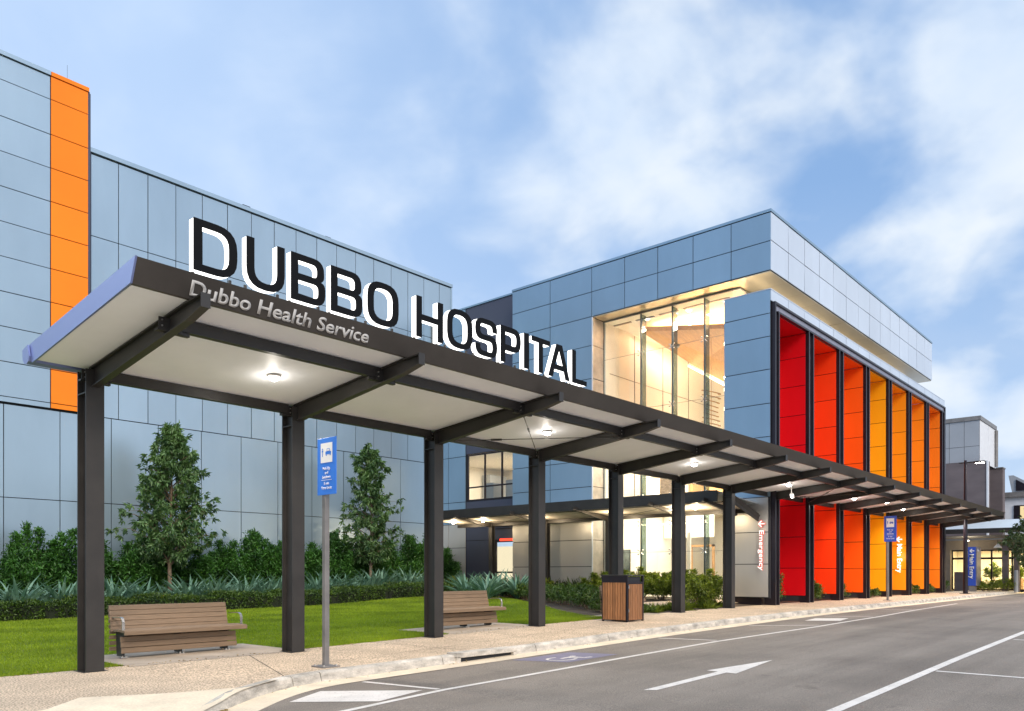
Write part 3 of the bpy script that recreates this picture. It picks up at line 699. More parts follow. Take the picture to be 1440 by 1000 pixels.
MB().box(UR+.9, UR+.95, 24.5, 28.1, .3, 2.75).build('lobby_wall', emit('glowing_lobby_wall', (1, .84, .58), 1.15), mb_)  # wall glows by itself in place of lamp light falling on it
MB().box(UR-.06, UR-.0, 24.75, 25.9, 2.98, 3.09).build('red_light_strip', 'redglow', mb_)

# glazing with glass fins and spider fittings
gl = MB(); gv = [13.88, 15.1, 16.55, 18.05, 19.92]; gz = [.42, 2.3, 4.6, 6.4, 8.35, 10.72, 12.4]
for i in range(4):
    for k in range(6): gl.box(UG+.02, UG+.03, gv[i]+.006, gv[i+1]-.006, gz[k]+.006, gz[k+1]-.006)
gz_ = gl.build('curtain_glazing', 'glass', mb_)
jt = MB()
for z in gz[1:-1]: jt.box(UG+.022, UG+.03, 13.9, 19.9, z-.006, z+.006)
jt.box(UG, UG+.06, 13.86, 19.94, .3, .44); jt.box(UG, UG+.06, 13.86, 19.94, 12.36, 12.42); jt.build('glazing_joint', 'greypost', gz_)
for v in gv[1:-1]:
    f_ = MB(); f_.box(UG+.06, UG+.46, v-.012, v+.012, .45, 12.36); f_.build('glass_fin', 'glassfin', mb_)
    f_ = MB(); f_.box(UG+.06, UG+.085, v-.035, v+.035, .45, 12.36); f_.build('fin_edge', pbr('fin_steel_edge', (.13,.16,.155), .35, .5), mb_)
    for z in gz[1:-1]+[3.5]:
        s_ = MB()
        for a, c in ((.11,.09),(-.11,.09),(.11,-.09),(-.11,-.09)):
            s_.bar((UG+.06, v, z), (UG-.0, v+a, z+c), .02, .02); s_.tube([(UG-.015, v+a, z+c), (UG+.05, v+a, z+c)], .026, 8)
        s_.build('spider_fitting', 'chrome', mb_)
# atrium interior
iw = MB(); iw.box(38.0, 38.1, 13.6, 19.9, .3, 12.42); iw.box(UG+.07, 38, 19.86, 19.93, .3, 12.42); iw.box(UG+.6, 38, 13.6, 13.65, .3, 12.42); iw.build('atrium_wall', 'walls', mb_)
iw = MB(); iw.box(UG+.05, 38, 13.6, 19.9, 12.36, 12.40); iw.build('atrium_ceiling', 'ceil', mb_)
# timber lined bulkhead sloping up to the left with a cove light along its foot
bk = MB(); bk.add([(30.0,13.7,11.2),(30.0,18.9,12.1),(33.8,18.3,11.2),(33.8,13.7,8.2),(30.0,13.7,11.4),(30.0,18.9,12.3),(33.8,18.3,11.4),(33.8,13.7,8.4)],
    [(0,1,2,3),(4,5,6,7),(0,1,5,4),(1,2,6,5),(2,3,7,6),(3,0,4,7)]); bk.build('timber_bulkhead', 'intimber', mb_)
bk = MB(); bk.add([(33.85,13.7,8.15),(33.85,18.9,11.5),(38,18.9,11.5),(38,13.7,8.15)], [(0,1,2,3)]); bk.build('sloped_ceiling', 'ceil', mb_)
MB().bar((33.75,13.8,8.12), (33.75,18.6,11.25), .10, .06).build('cove_light', 'strip', mb_)
MB().bar((30.4,13.9,7.4), (33.2,14.0,7.2), .06, .05).build('linear_light', 'strip', mb_)
up = MB(); up.box(31.6, 38, 13.7, 19.8, 4.35, 4.75); up.build('upper_floor', 'ceil', mb_)
bl = MB(); bl.box(31.55, 31.58, 13.7, 19.8, 4.8, 5.75); bl.build('balustrade_glass', 'glass', mb_)
bl = MB(); bl.tube([(31.55,13.7,5.8),(31.55,19.8,5.8)], .03, 8); bl.build('handrail', 'chrome', mb_)
MB().box(31.8, 32.3, 18.3, 19.0, 4.75, 7.6).build('brick_pier', 'brick', mb_)
up = MB(); up.box(33.0, 33.1, 13.7, 15.2, 4.75, 7.7); up.box(35.0,35.1,16.6,18.4,4.75,7.3); up.box(36.0,38.0,19.6,19.78,4.8,7.2); up.box(33.6,33.75,15.2,15.35,4.75,10.5); up.build('upper_partition', 'intimber', mb_)
sc_ = MB()
for k in range(17):
    z = 6.0+k*.19; r_ = .34+.06*math.sin(k*.9)
    pts = [(30.6+r_*math.cos(a), 15.8+r_*math.sin(a), z+.12*math.sin(a)) for a in np.linspace(PI*.6, PI*1.9, 9)]
    sc_.tube(pts, .022, 5)
sc_.tube([(30.6,15.8,5.6),(30.6,15.8,12.3)], .012, 5)
tag(sc_.build('hanging_sculpture', 'intimber'), 'hanging ribbed spiral sculpture seen through the upper glazing', 'sculpture')
tag(MB().tube([(30.2,17.3,11.15),(30.2,17.3,11.25)], .2, 20).build('ceiling_speaker', 'greypost'), 'round grey disc fitting under the ceiling of the glazed hall', 'ceiling fitting')
m_ = MB()
for k_ in range(5): m_.box(29.2+k_*.0, 29.32, 14.3+k_*1.15, 15.2+k_*1.15, 12.33, 12.355)
m_.build('ceiling_grille', 'greypost', mb_)
m_ = MB()
for z in (6.4, 8.35, 10.2): m_.box(29.0, 37.9, 19.835, 19.86, z-.008, z+.008)
for u_ in (31.0, 33.5, 36.0): m_.box(u_-.008, u_+.008, 19.835, 19.86, 4.8, 12.3)
m_.build('wall_joint', 'taupe', mb_)
m_ = MB(); m_.box(37.9, 37.99, 14.6, 15.8, 4.75, 7.0); m_.box(37.9, 37.99, 17.0, 18.6, 8.2, 9.8); m_.build('inner_doorway', 'deskblue', mb_)
for k_ in range(6): MB().tube([(30.2+(k_%3)*1.1, 14.6+(k_//3)*2.6, 12.30), (30.2+(k_%3)*1.1, 14.6+(k_//3)*2.6, 12.33)], .07, 12).build('interior_downlight', 'lampwarm', mb_)
# ground floor interior
gi = MB(); gi.box(UG+.5, 38, 13.6, 19.9, .30, .42); gi.build('atrium_floor', 'floorin', mb_)
gi = MB(); gi.box(34.0, 34.08, 13.7, 16.0, .42, 2.9); gi.box(31.0, 31.08, 17.0, 17.15, .42, 3.2); gi.box(33.5, 33.6, 17.2, 19.8, 3.1, 4.35); gi.build('ground_partition', 'walls', mb_)
m_ = MB(); m_.box(33.9, 33.96, 13.8, 15.6, 1.7, 2.9); m_.box(33.88,33.95,14.0,15.4,.5,1.3); m_.build('notice_panel', 'deskblue', mb_)
m_ = MB(); m_.box(32.4, 32.5, 16.6, 16.7, .42, 2.7); m_.box(32.4,32.5,17.7,17.8,.42,2.7); m_.box(32.4,32.5,16.6,17.8,2.6,2.7); m_.build('inner_door_frame', 'intimber', mb_)
m_ = MB(); m_.box(31.6, 32.6, 14.1, 15.5, .42, 1.45); tag(m_.build('reception_desk', 'white', bevel=.02), 'white reception desk behind the ground floor glass', 'desk')
po = thing('wall_poster', 'grey green poster on the white wall inside the ground floor glazing', 'poster', (29.6, 19.0, 1.3)); MB().box(UG+.7, UG+.72, 19.05, 19.75, .9, 2.4).build('sheet', 'poster', po); MB().box(UG+.72, UG+.74, 19.0, 19.8, .85, 2.45).build('frame', 'chrome', po)
MB().bar((30.2,15.8,3.55),(30.2,18.2,3.55), .08,.06).build('linear_light', 'strip', mb_)
for i, (u, v, z) in enumerate([(30.3,16.2,4.28),(32.5,18.5,4.30),(33,14.8,4.30),(35,16.2,4.30)]):
    MB().tube([(u, v, z), (u, v, z+.03)], .08, 14).build('interior_downlight', 'lampwarm', mb_)
for i, (u, v, z) in enumerate([(29.5,14.6,12.33),(29.6,16.3,12.33),(29.4,18.2,12.33)]):
    MB().tube([(u, v, z), (u, v, z+.02)], .09, 14).build('interior_downlight', 'lampwarm', mb_)
# wall mounted floodlights on the reveal of the blade wall (lit in the photograph)
for z in (10.2, 8.9, 8.45, 7.7):
    f_ = MB(); f_.box(UF+.30, UF+.40, 13.86, 13.98, z-.06, z+.06); f_.build('wall_light', 'lampwarm', mb_)

# ------------------------------------------------------------------ lights
def light(kind, name, loc, energy, col=(1,.86,.66), size=.1, rot=(0,0,0), sy=None, spot=None, blend=.6):
    d = bpy.data.lights.new(name, kind); d.energy = energy; d.color = col
    if kind == 'AREA':
        d.size = size
        if sy: d.shape = 'RECTANGLE'; d.size_y = sy
    elif kind == 'SPOT': d.spot_size = math.radians(spot); d.spot_blend = blend; d.shadow_soft_size = size
    else: d.shadow_soft_size = size
    o = bpy.data.objects.new(name, d); C.objects.link(o); o.location = loc; o.rotation_euler = rot; return o
light('AREA', 'atrium_lamp', (33.2, 16.8, 8.0), 1700, (1,.87,.68), 3.5, (0,0,0), 5)
light('AREA', 'atrium_lamp', (31.6, 16.4, 12.2), 1300, (1,.88,.70), 3., (0,0,0), 4.)
light('AREA', 'ground_hall_lamp', (32.5, 16.8, 4.2), 560, (1,.89,.72), 3.5, (0,0,0), 5)
light('AREA', 'office_lamp', (31.4, 28.2, 7.35), 260, (1,.86,.68), 3.5)
light('POINT', 'lobby_lamp', (UR+.5, 25.4, 2.4), 12, (1,.82,.55), .08)
light('AREA', 'soffit_lamp', (38.9, 13.35, 11.84), 30, (1,.78,.46), 21.5, (PI,0,0), .12)
light('AREA', 'soffit_lamp', (28.9, 13.0, 11.9), 3, (1,.78,.46), .5, (PI,0,0), 1.2)

# ------------------------------------------------------------------ covered walk (main canopy)
def zr(v): return 4.375+(12.25-v)*.1
U0, U1 = 3.87, 53.6
UI = [4.57+3.38*i for i in range(7)]+[28.2, 31.45, 34.87, 38.36, 41.78, 45.22, 48.70, 52.15]
cn = thing('entrance_canopy', 'long dark steel covered walk with pale soffit running along the path to the far entrance', 'canopy', (4.57, 12.2, 0))
sf = MB()
for a, bb in zip([U0]+UI, UI+[U1-.03]):
    for v0, v1 in ((12.22, 9.14),):
        sf.add([(a+.004,v0,zr(v0)),(bb-.004,v0,zr(v0)),(bb-.004,v1,zr(v1)),(a+.004,v1,zr(v1)),(a+.004,v0,zr(v0)+.03),(bb-.004,v0,zr(v0)+.03),(bb-.004,v1,zr(v1)+.03),(a+.004,v1,zr(v1)+.03)],
               [(0,1,2,3),(7,6,5,4),(0,4,5,1),(1,5,6,2),(2,6,7,3),(3,7,4,0)])
sf.build('soffit', 'soffit', cn)
rf = MB(); rf.prism([(9.02,4.93),(12.45,4.58),(12.45,4.53),(9.02,4.88)], lambda t_, p: (t_, p[0], p[1]), U0+.01, U1-.05); rf.build('roof_sheet', 'roofmetal', cn)
fa = MB(); fa.prism([(9.12,zr(9.12)-.005),(8.98,4.955),(9.06,4.965),(9.16,zr(9.16)-.005)], lambda t_, p: (t_, p[0], p[1]), U0-.01, U1); fa.build('fascia', 'fascia', cn)
ef = MB(); ef.prism([(9.11,zr(9.11)-.005),(8.975,4.96),(12.40,4.61),(12.28,zr(12.28)-.03)], lambda t_, p: (t_, p[0], p[1]), U0-.035, U0-.012); ef.build('end_fascia', 'flash', cn)
gp = [(12.30,4.44),(12.33,4.37),(12.40,4.34),(12.50,4.36),(12.56,4.43),(12.57,4.56),(12.55,4.56),(12.54,4.44),(12.49,4.385),(12.40,4.365),(12.35,4.39),(12.32,4.44)]
gu = MB(); gu.prism(gp, lambda t_, p: (t_, p[0], p[1]), U0-.04, 52); gu.prism([(12.30,4.44),(12.33,4.37),(12.40,4.34),(12.50,4.36),(12.56,4.43),(12.57,4.56),(12.36,4.60)], lambda t_, p: (t_, p[0], p[1]), U0-.065, U0-.042)
gu.build('gutter', 'flash', cn)
bm_ = MB()
for a, bb in zip(UI, UI[1:]): bm_.box(a+.13, bb-.13, 12.12, 12.22, zr(12.17)-.16, zr(12.17)-.008)
bm_.build('back_beam', 'steel', cn)
bm_ = MB()
for a, bb in zip(UI, UI[1:]): bm_.box(a+.04, bb-.04, 9.70, 9.80, zr(9.75)-.165, zr(9.75)-.01)
bm_.box(UI[-1]+.04, U1-.1, 9.70, 9.80, zr(9.75)-.165, zr(9.75)-.01)
bm_.build('front_purlin', 'steel', cn)
def isec(mb, prof_top, prof_bot, u, w, tf=.018, tw=.016):
    """I shaped rafter following two polylines in (v,z)."""
    n_ = len(prof_top)
    for (x0, x1, lo, hi) in ((-w/2, w/2, 0, tf), (-tw/2, tw/2, tf, None), (-w/2, w/2, None, 0)):
        vs = []
        for (vt, zt), (vb, zb) in zip(prof_top, prof_bot):
            if hi is None: a = zb+tf; c = zt-tf; va, vc = vb, vt
            elif lo is None: a = zt-tf; c = zt; va = vc = vt
            else: a = zb; c = zb+tf; va = vc = vb
            vs += [(u+x0, va, a), (u+x1, va, a), (u+x1, vc, c), (u+x0, vc, c)]
        fs = [(0,1,2,3), tuple((n_-1)*4+k for k in (3,2,1,0))]
        for i in range(n_-1):
            for k in range(4): fs.append((i*4+k, i*4+(k+1)%4, (i+1)*4+(k+1)%4, (i+1)*4+k))
        mb.add(vs, fs)
for i, u in enumerate(UI):
    zt = lambda v: zr(v)-.012
    m_ = MB(); isec(m_, [(12.1, zt(12.1)), (9.2, zt(9.2)), (9.1, zt(9.1)-.01), (8.82, 4.685)], [(12.1, zt(12.1)-.30), (9.2, zt(9.2)-.225), (9.1, zt(9.1)-.212), (8.82, 4.53)], u, .11)
    m_.box(u-.06, u+.06, 8.805, 8.817, 4.525, 4.695)
    m_.build('rafter', 'steel', cn)
    if i < 7:
        zb = h(u)-.01
        p_ = MB(); p_.box(u-.125, u+.125, 12.02, 12.042, zb, 4.34); p_.box(u-.125, u+.125, 12.32, 12.342, zb, 4.34); p_.box(u-.05, u+.05, 12.042, 12.32, zb, 4.33)
        po_ = p_.build('post', 'steel', cn)
        c_ = MB(); c_.box(u-.125, u+.125, 12.044, 12.318, 3.995, 4.01); c_.build('cap_plate', 'steel', po_)
        b_ = MB(); b_.box(u-.17, u+.17, 11.99, 12.37, zb, zb+.015); b_.build('base_plate', 'steel', po_)
    for (vc, z0) in ((12.17, zr(12.17)-.16), (9.75, zr(9.75)-.165)):
        c_ = MB()
        if i: c_.box(u-.26, u-.07, vc-.035, vc+.035, z0-.05, z0-.004)
        c_.box(u-.16, u+.16, vc-.06, vc+.035, z0-.045, z0-.02); c_.box(u+.07, u+.26, vc-.035, vc+.035, z0-.05, z0-.004); c_.box(u-.15, u+.15, vc-.062, vc-.052, z0-.045, z0+.12)
        if i < 9:
            br = c_.build('bracket', 'steel', cn)
            for a, z in ((-.11, .03), (-.11, .1), (.11, .03), (.11, .1)):
                if i < 5: MB().tube([(u+a, vc-.06, z0+z-.02), (u+a, vc-.078, z0+z-.02)], .011, 8).build('bolt', 'bolt', br)
        else: c_.build('bracket', 'steel', cn)
for (i, j) in ((2, 3), (7, 8)):
    a, bb = UI[i], UI[j]
    for p, q in (((a+.1, 12.05, zr(12)-.22), (bb-.1, 9.8, zr(9.8)-.2)), ((a+.1, 9.8, zr(9.8)-.2), (bb-.1, 12.05, zr(12)-.22))):
        r_ = MB(); r_.tube([p, q], .009, 6); P_ = Vector(p); Q_ = Vector(q); r_.tube([P_.lerp(Q_, .27), P_.lerp(Q_, .33)], .022, 8); r_.tube([P_, P_.lerp(Q_, .03)], .02, 6); r_.tube([P_.lerp(Q_, .97), Q_], .02, 6)
        r_.build('brace_rod', 'steel', cn)
CL = [(6.8,10.95),(13.45,10.85),(20.1,10.9),(26.9,10.95),(33.6,10.95),(40.6,11.0),(47.2,11.0),(36.7,10.6),(43.6,10.7),(50.2,10.8)]
for u, v in CL:
    z = zr(v)-.006
    f_ = MB(); f_.tube([(u, v, z-.03), (u, v, z)], .10, 20); fo = f_.build('downlight', 'bolt', cn)
    MB().tube([(u, v, z-.031), (u, v, z-.06), (u, v, z-.082)], [.085, .07, .03], 16).build('lens', 'lampwhite', fo)
    light('POINT', 'canopy_lamp', (u, v, z-.24), 5, (1,.92,.82), .05)
    light('SPOT', 'canopy_downlight_beam', (u, v, z-.10), 330, (1,.90,.78), .06, (0,0,0), spot=150, blend=.7)
# silver rafter-end lettering on the fascia
def textmesh(s, x_dir, y_dir, origin, height=None, width=None, offset=0., extrude=.004, align='LEFT', ref='H', spacing=1.):
    cu_ = bpy.data.curves.new('txt', 'FONT'); cu_.body = s; cu_.size = 1; cu_.offset = offset; cu_.extrude = 0; cu_.space_character = spacing
    cu_.align_x = 'LEFT'; cu_.resolution_u = 4
    o = bpy.data.objects.new('txt', cu_); C.objects.link(o)
    dg = bpy.context.evaluated_depsgraph_get(); me = bpy.data.meshes.new_from_object(o.evaluated_get(dg))
    bpy.data.objects.remove(o); bpy.data.curves.remove(cu_)
    vs = [v.co.copy() for v in me.vertices]; xs = [v.x for v in vs]; x0, x1 = min(xs), max(xs)
    cap = .69
    sy = height/cap if height else None; sx = width/(x1-x0) if width else sy
    if sy is None: sy = sx
    W = (x1-x0)*sx; shift = {'LEFT': 0, 'CENTER': -W/2, 'RIGHT': -W}[align]
    X = Vector(x_dir).normalized(); Y = Vector(y_dir).normalized(); Z_ = X.cross(Y); O = Vector(origin)
    for v, c in zip(me.vertices, vs): v.co = O+X*((c.x-x0)*sx+shift)+Y*(c.y*sy)
    if extrude:
        bm = bmesh.new(); bm.from_mesh(me)
        r = bmesh.ops.extrude_face_region(bm, geom=list(bm.faces)); vv = [e for e in r['geom'] if isinstance(e, bmesh.types.BMVert)]
        bmesh.ops.translate(bm, verts=vv, vec=Z_*extrude); bmesh.ops.recalc_face_normals(bm, faces=bm.faces); bm.to_mesh(me); bm.free()
    return me
yd = Vector((0, -.14, .30)).normalized()
for wd_, xo, wdt in (('Dubbo', 4.51, .79), ('Health', 5.40, .79), ('Service', 6.29, .87)):
    link('fascia_word', textmesh(wd_, (1,0,0), yd, (xo, 9.087, 4.722), height=.175, width=wdt, offset=.02, extrude=.002), 'textgrey', cn)

# ------------------------------------------------------------------ rooftop letters
def rounded(pts, seg=5):
    out = []; n_ = len(pts)
    for i, p in enumerate(pts):
        x, y = p[0], p[1]; r = p[2] if len(p) > 2 else 0
        if r <= 0: out.append((x, y)); continue
        P = Vector((x, y)); A = Vector(pts[i-1][:2]); B = Vector(pts[(i+1) % n_][:2])
        a = (A-P).normalized(); b_ = (B-P).normalized(); s0 = P+a*r; s1 = P+b_*r
        for k in range(seg+1):
            t_ = k/seg; q = s0*(1-t_)**2*1.0+P*2*t_*(1-t_)+s1*t_*t_; out.append((q.x, q.y))
    return out
T = .168
def L_rect(x0, y0, x1, y1, r=0, r2=None):
    return [(x0,y0,r),(x1,y0,r if r2 is None else r2),(x1,y1,r if r2 is None else r2),(x0,y1,r)]
def glyph(ch, w):
    t_ = T; 
    if ch == 'D': return [[(0,0),(w,0,.42),(w,1,.42),(0,1)], [(t_,.135),(w-t_,.135,.26),(w-t_,.865,.26),(t_,.865)]]
    if ch == 'O': return [L_rect(0,0,w,1,.38), L_rect(t_,.135,w-t_,.865,.26)]
    if ch == 'U': return [[(0,1),(0,0,.40),(w,0,.40),(w,1),(w-t_,1),(w-t_,.135,.26),(t_,.135,.26),(t_,1)]]
    if ch == 'B': return [[(0,0),(w,0,.26),(w,.56,.16),(w-.07,.54,.02),(w-.03,.56,.12),(w-.03,1,.25),(0,1)][:0]+[(0,0),(w,0,.27),(w,.53,.15),(w-.10,.53,.0),(w-.03,.56,.10),(w-.03,1,.26),(0,1)],
                          [(t_,.15),(w-t_,.135,.13),(w-t_,.445,.11),(t_,.445)], [(t_,.585),(w-t_-.03,.585,.11),(w-t_-.03,.865,.12),(t_,.865)]]
    if ch == 'H': return [[(0,0),(t_,0),(t_,.43),(w-t_,.43),(w-t_,0),(w,0),(w,1),(w-t_,1),(w-t_,.57),(t_,.57),(t_,1),(0,1)]]
    if ch == 'P': return [[(0,0),(t_,0),(t_,.34),(w,.34,.30),(w,1,.30),(0,1)], [(t_,.50),(w-t_,.50,.14),(w-t_,.85,.14),(t_,.85)]]
    if ch == 'I': return [[(0,0),(w,0),(w,1),(0,1)]]
    if ch == 'T': return [[(w/2-t_/2,0),(w/2+t_/2,0),(w/2+t_/2,.86),(w,.86),(w,1),(0,1),(0,.86),(w/2-t_/2,.86)]]
    if ch == 'L': return [[(0,0),(w,0),(w,.14),(t_,.14),(t_,1),(0,1)]]
    if ch == 'A': return [[(0,0),(.19,0),(.27,.24),(w-.27,.24),(w-.19,0),(w,0),(w/2+.13,1),(w/2-.13,1)], [(.32,.39),(w-.32,.39),(w/2,.86)]]
    if ch == 'S':
        return [[(0,.30),(0,0,.28),(w,0,.28),(w,.57,.25),(.17,.57,.12),(.17,.865,.12),(w-.17,.865,.12),(w-.17,.70),(w,.70),(w,1,.28),(0,1,.28),(0,.43,.25),(w-.17,.43,.12),(w-.17,.135,.12),(.17,.135,.12),(.17,.30)]]
def letter_mesh(ch, W, Hh, u, z, vface, depth, shrink=0.):
    w = W/Hh; cu_ = bpy.data.curves.new('l', 'CURVE'); cu_.dimensions = '2D'; cu_.fill_mode = 'BOTH'; cu_.extrude = depth/2
    cu_.offset = -shrink
    for cont in glyph(ch, w):
        pts = rounded(cont); sp = cu_.splines.new('POLY'); sp.points.add(len(pts)-1)
        for p, (x, y) in zip(sp.points, pts): p.co = (x*Hh, y*Hh, 0, 1)
        sp.use_cyclic_u = True
    o = bpy.data.objects.new('l', cu_); C.objects.link(o)
    me = bpy.data.meshes.new_from_object(o.evaluated_get(bpy.context.evaluated_depsgraph_get())); bpy.data.objects.remove(o)
    for v in me.vertices: v.co = (u+v.co.x, vface+depth/2-v.co.z, z+v.co.y)
    return me
hs_ = thing('hospital_sign', 'large dark backlit capitals DUBBO HOSPITAL standing on the canopy roof edge', 'sign', (4.6, 9.12, 4.97))
LU = [('D',4.55,.56),('U',5.24,.54),('B',5.88,.53),('B',6.51,.53),('O',7.14,.57),('H',8.07,.55),('O',8.72,.56),('S',9.36,.52),('P',9.98,.51),('I',10.59,.125),('T',10.80,.50),('A',11.27,.63),('L',11.99,.45)]
for ch, u, w in LU:
    lo = link('letter', letter_mesh(ch, w, .62, u, 5.03, 9.05, .02), 'letter_face', hs_)
    link('glow_body', letter_mesh(ch, w-.006, .614, u+.003, 5.033, 9.072, .10), 'halo', lo)
MB().box(4.45, 12.5, 9.10, 9.17, 4.968, 4.992).build('light_trough', 'halo', hs_)
r_ = MB()
for ch, u, w in LU: r_.box(u+.02, u+.05, 9.14, 9.17, 4.99, 5.06); r_.box(u+w-.06, u+w-.03, 9.14, 9.17, 4.99, 5.06)
r_.build('letter_bracket', 'steel', hs_)

# ------------------------------------------------------------------ cross canopy in front of the glazed wall
c2 = thing('cross_canopy', 'lower dark canopy branching off the covered walk towards the side door', 'canopy', (24.7, 12.6, .3))
UE = 24.62
def z2(u): return 3.86-(u-UE)*.07
m_ = MB(); m_.box(UE, UE+.04, 12.5, 27.1, 3.84, 4.23); m_.build('fascia', 'steel', c2)
m_ = MB()
for a in np.arange(12.5, 27.1, 3.3):
    bb = min(a+3.3, 27.1); m_.add([(UE+.05,a+.005,z2(UE)+.035),(27.75,a+.005,z2(27.75)+.035),(27.75,bb-.005,z2(27.75)+.035),(UE+.05,bb-.005,z2(UE)+.035)], [(0,1,2,3)])
m_.build('soffit', pbr('warm_soffit_sheet', (.66,.60,.52), .5), c2)
m_ = MB(); m_.prism([(UE+.04,4.2),(27.8,4.0),(27.8,3.96),(UE+.04,4.16)], lambda t_, p: (p[0], t_, p[1]), 12.5, 27.1); m_.build('roof_sheet', 'roofmetal', c2)
VC = [15.05, 18.4, 21.65, 24.9]
for v in [12.9]+VC:
    m_ = MB(); m_.prism([(24.35,3.86),(24.35,3.98),(26.9,3.78),(26.9,3.5)], lambda t_, p: (p[0], t_, p[1]), v-.05, v+.05); m_.build('rafter', 'steel', c2)
for v in VC:
    m_ = MB(); z = g(26.8, v); m_.box(26.7, 26.72, v-.1, v+.1, z-.1, 3.72); m_.box(26.9, 26.92, v-.1, v+.1, z-.1, 3.72); m_.box(26.72, 26.9, v-.04, v+.04, z-.1, 3.70); m_.build('post', 'steel', c2)
m_ = MB(); m_.box(26.75, 26.87, 12.5, 27.1, 3.58, 3.72); m_.box(25.05, 25.13, 12.5, 27.1, 3.845, 3.89); m_.build('beam', 'steel', c2)
for v in (14.0, 14.9, 17.6, 21.4, 24.6, 26.5):
    u = 25.9; z = z2(u)+.03; f_ = MB(); f_.tube([(u, v, z-.03), (u, v, z)], .12, 18); fo = f_.build('downlight', 'bolt', c2)
    MB().tube([(u, v, z-.031), (u, v, z-.06), (u, v, z-.085)], [.085, .07, .03], 16).build('lens', 'lampwarm', fo)
    light('POINT', 'cross_canopy_lamp', (u, v, z-.25), 60, (1,.78,.50), .06)
for va, vb in ((15.05, 18.4), (21.65, 24.9)):
    for p, q in (((25.15, va+.1, 3.74), (26.7, vb-.1, 3.62)), ((26.7, va+.1, 3.62), (25.15, vb-.1, 3.74))):
        MB().tube([p, q], .009, 6).build('brace_rod', 'steel', c2)
# sloping link roof between both canopies
m_ = MB(); m_.add([(25.3,12.4,4.25),(27.8,12.4,3.55),(27.8,12.45,3.40),(25.3,12.45,4.1)], [(0,1,2,3)]); m_.prism([(25.2,4.3),(27.82,3.62),(27.82,3.32),(25.2,4.0)], lambda t_, p: (p[0], t_, p[1]), 12.46, 12.5); m_.build('link_beam', 'steel', c2)

# ------------------------------------------------------------------ lettered wall signs
es = thing('emergency_sign', 'red lit vertical lettering Emergency with left arrow on the grey wall', 'sign', (UF-.05, 12.3, 2.2))
def arrow(yc, zc, s, x, name, mat, par, th=.02, w=.05):
    m_ = MB()
    for p, q in (((yc+s*.5, zc), (yc-s*.5, zc)), ((yc+s*.5+.01, zc), (yc+.02*s, zc+s*.5)), ((yc+s*.5+.01, zc), (yc+.02*s, zc-s*.5))):
        m_.bar((x, p[0], p[1]), (x+random.uniform(0,.001), q[0], q[1]), w, th, up=(1,0,0))
    return m_.build(name, mat, par)
ME = lambda s, x, y, z0, hh, ww, off: textmesh(s, (0,0,-1), (0,-1,0), (x, y, z0), height=hh, width=ww, offset=off, extrude=.012)
link('lettering', ME('Emergency', UF-.085, 12.40, 2.98, .17, 1.46, .008), 'whiteface', es)
link('red_halo', ME('Emergency', UF-.05, 12.40, 2.99, .17, 1.48, .045), 'redhalo', es)
arrow(12.31, 3.22, .22, UF-.085, 'arrow', 'whiteface', es, w=.035); arrow(12.31, 3.22, .24, UF-.05, 'arrow_halo', 'redhalo', es, w=.08)
UM = FU[5]-.28
ms = thing('main_entry_sign', 'white glowing vertical lettering Main Entry with left arrow on the orange blade', 'sign', (UM-.05, 12.3, 2.2))
link('lettering', ME('Main Entry', UM-.06, 12.44, 2.95, .24, 1.5, .008), emit('white_letter_glow', (1,.96,.92), 2.2), ms)
arrow(12.33, 3.20, .26, UM-.06, 'arrow', 'whiteface', ms, w=.06)
light('POINT', 'main_entry_letter_lamp', (UM-.35, 12.3, 2.3), 4, (1,.9,.8), .2)

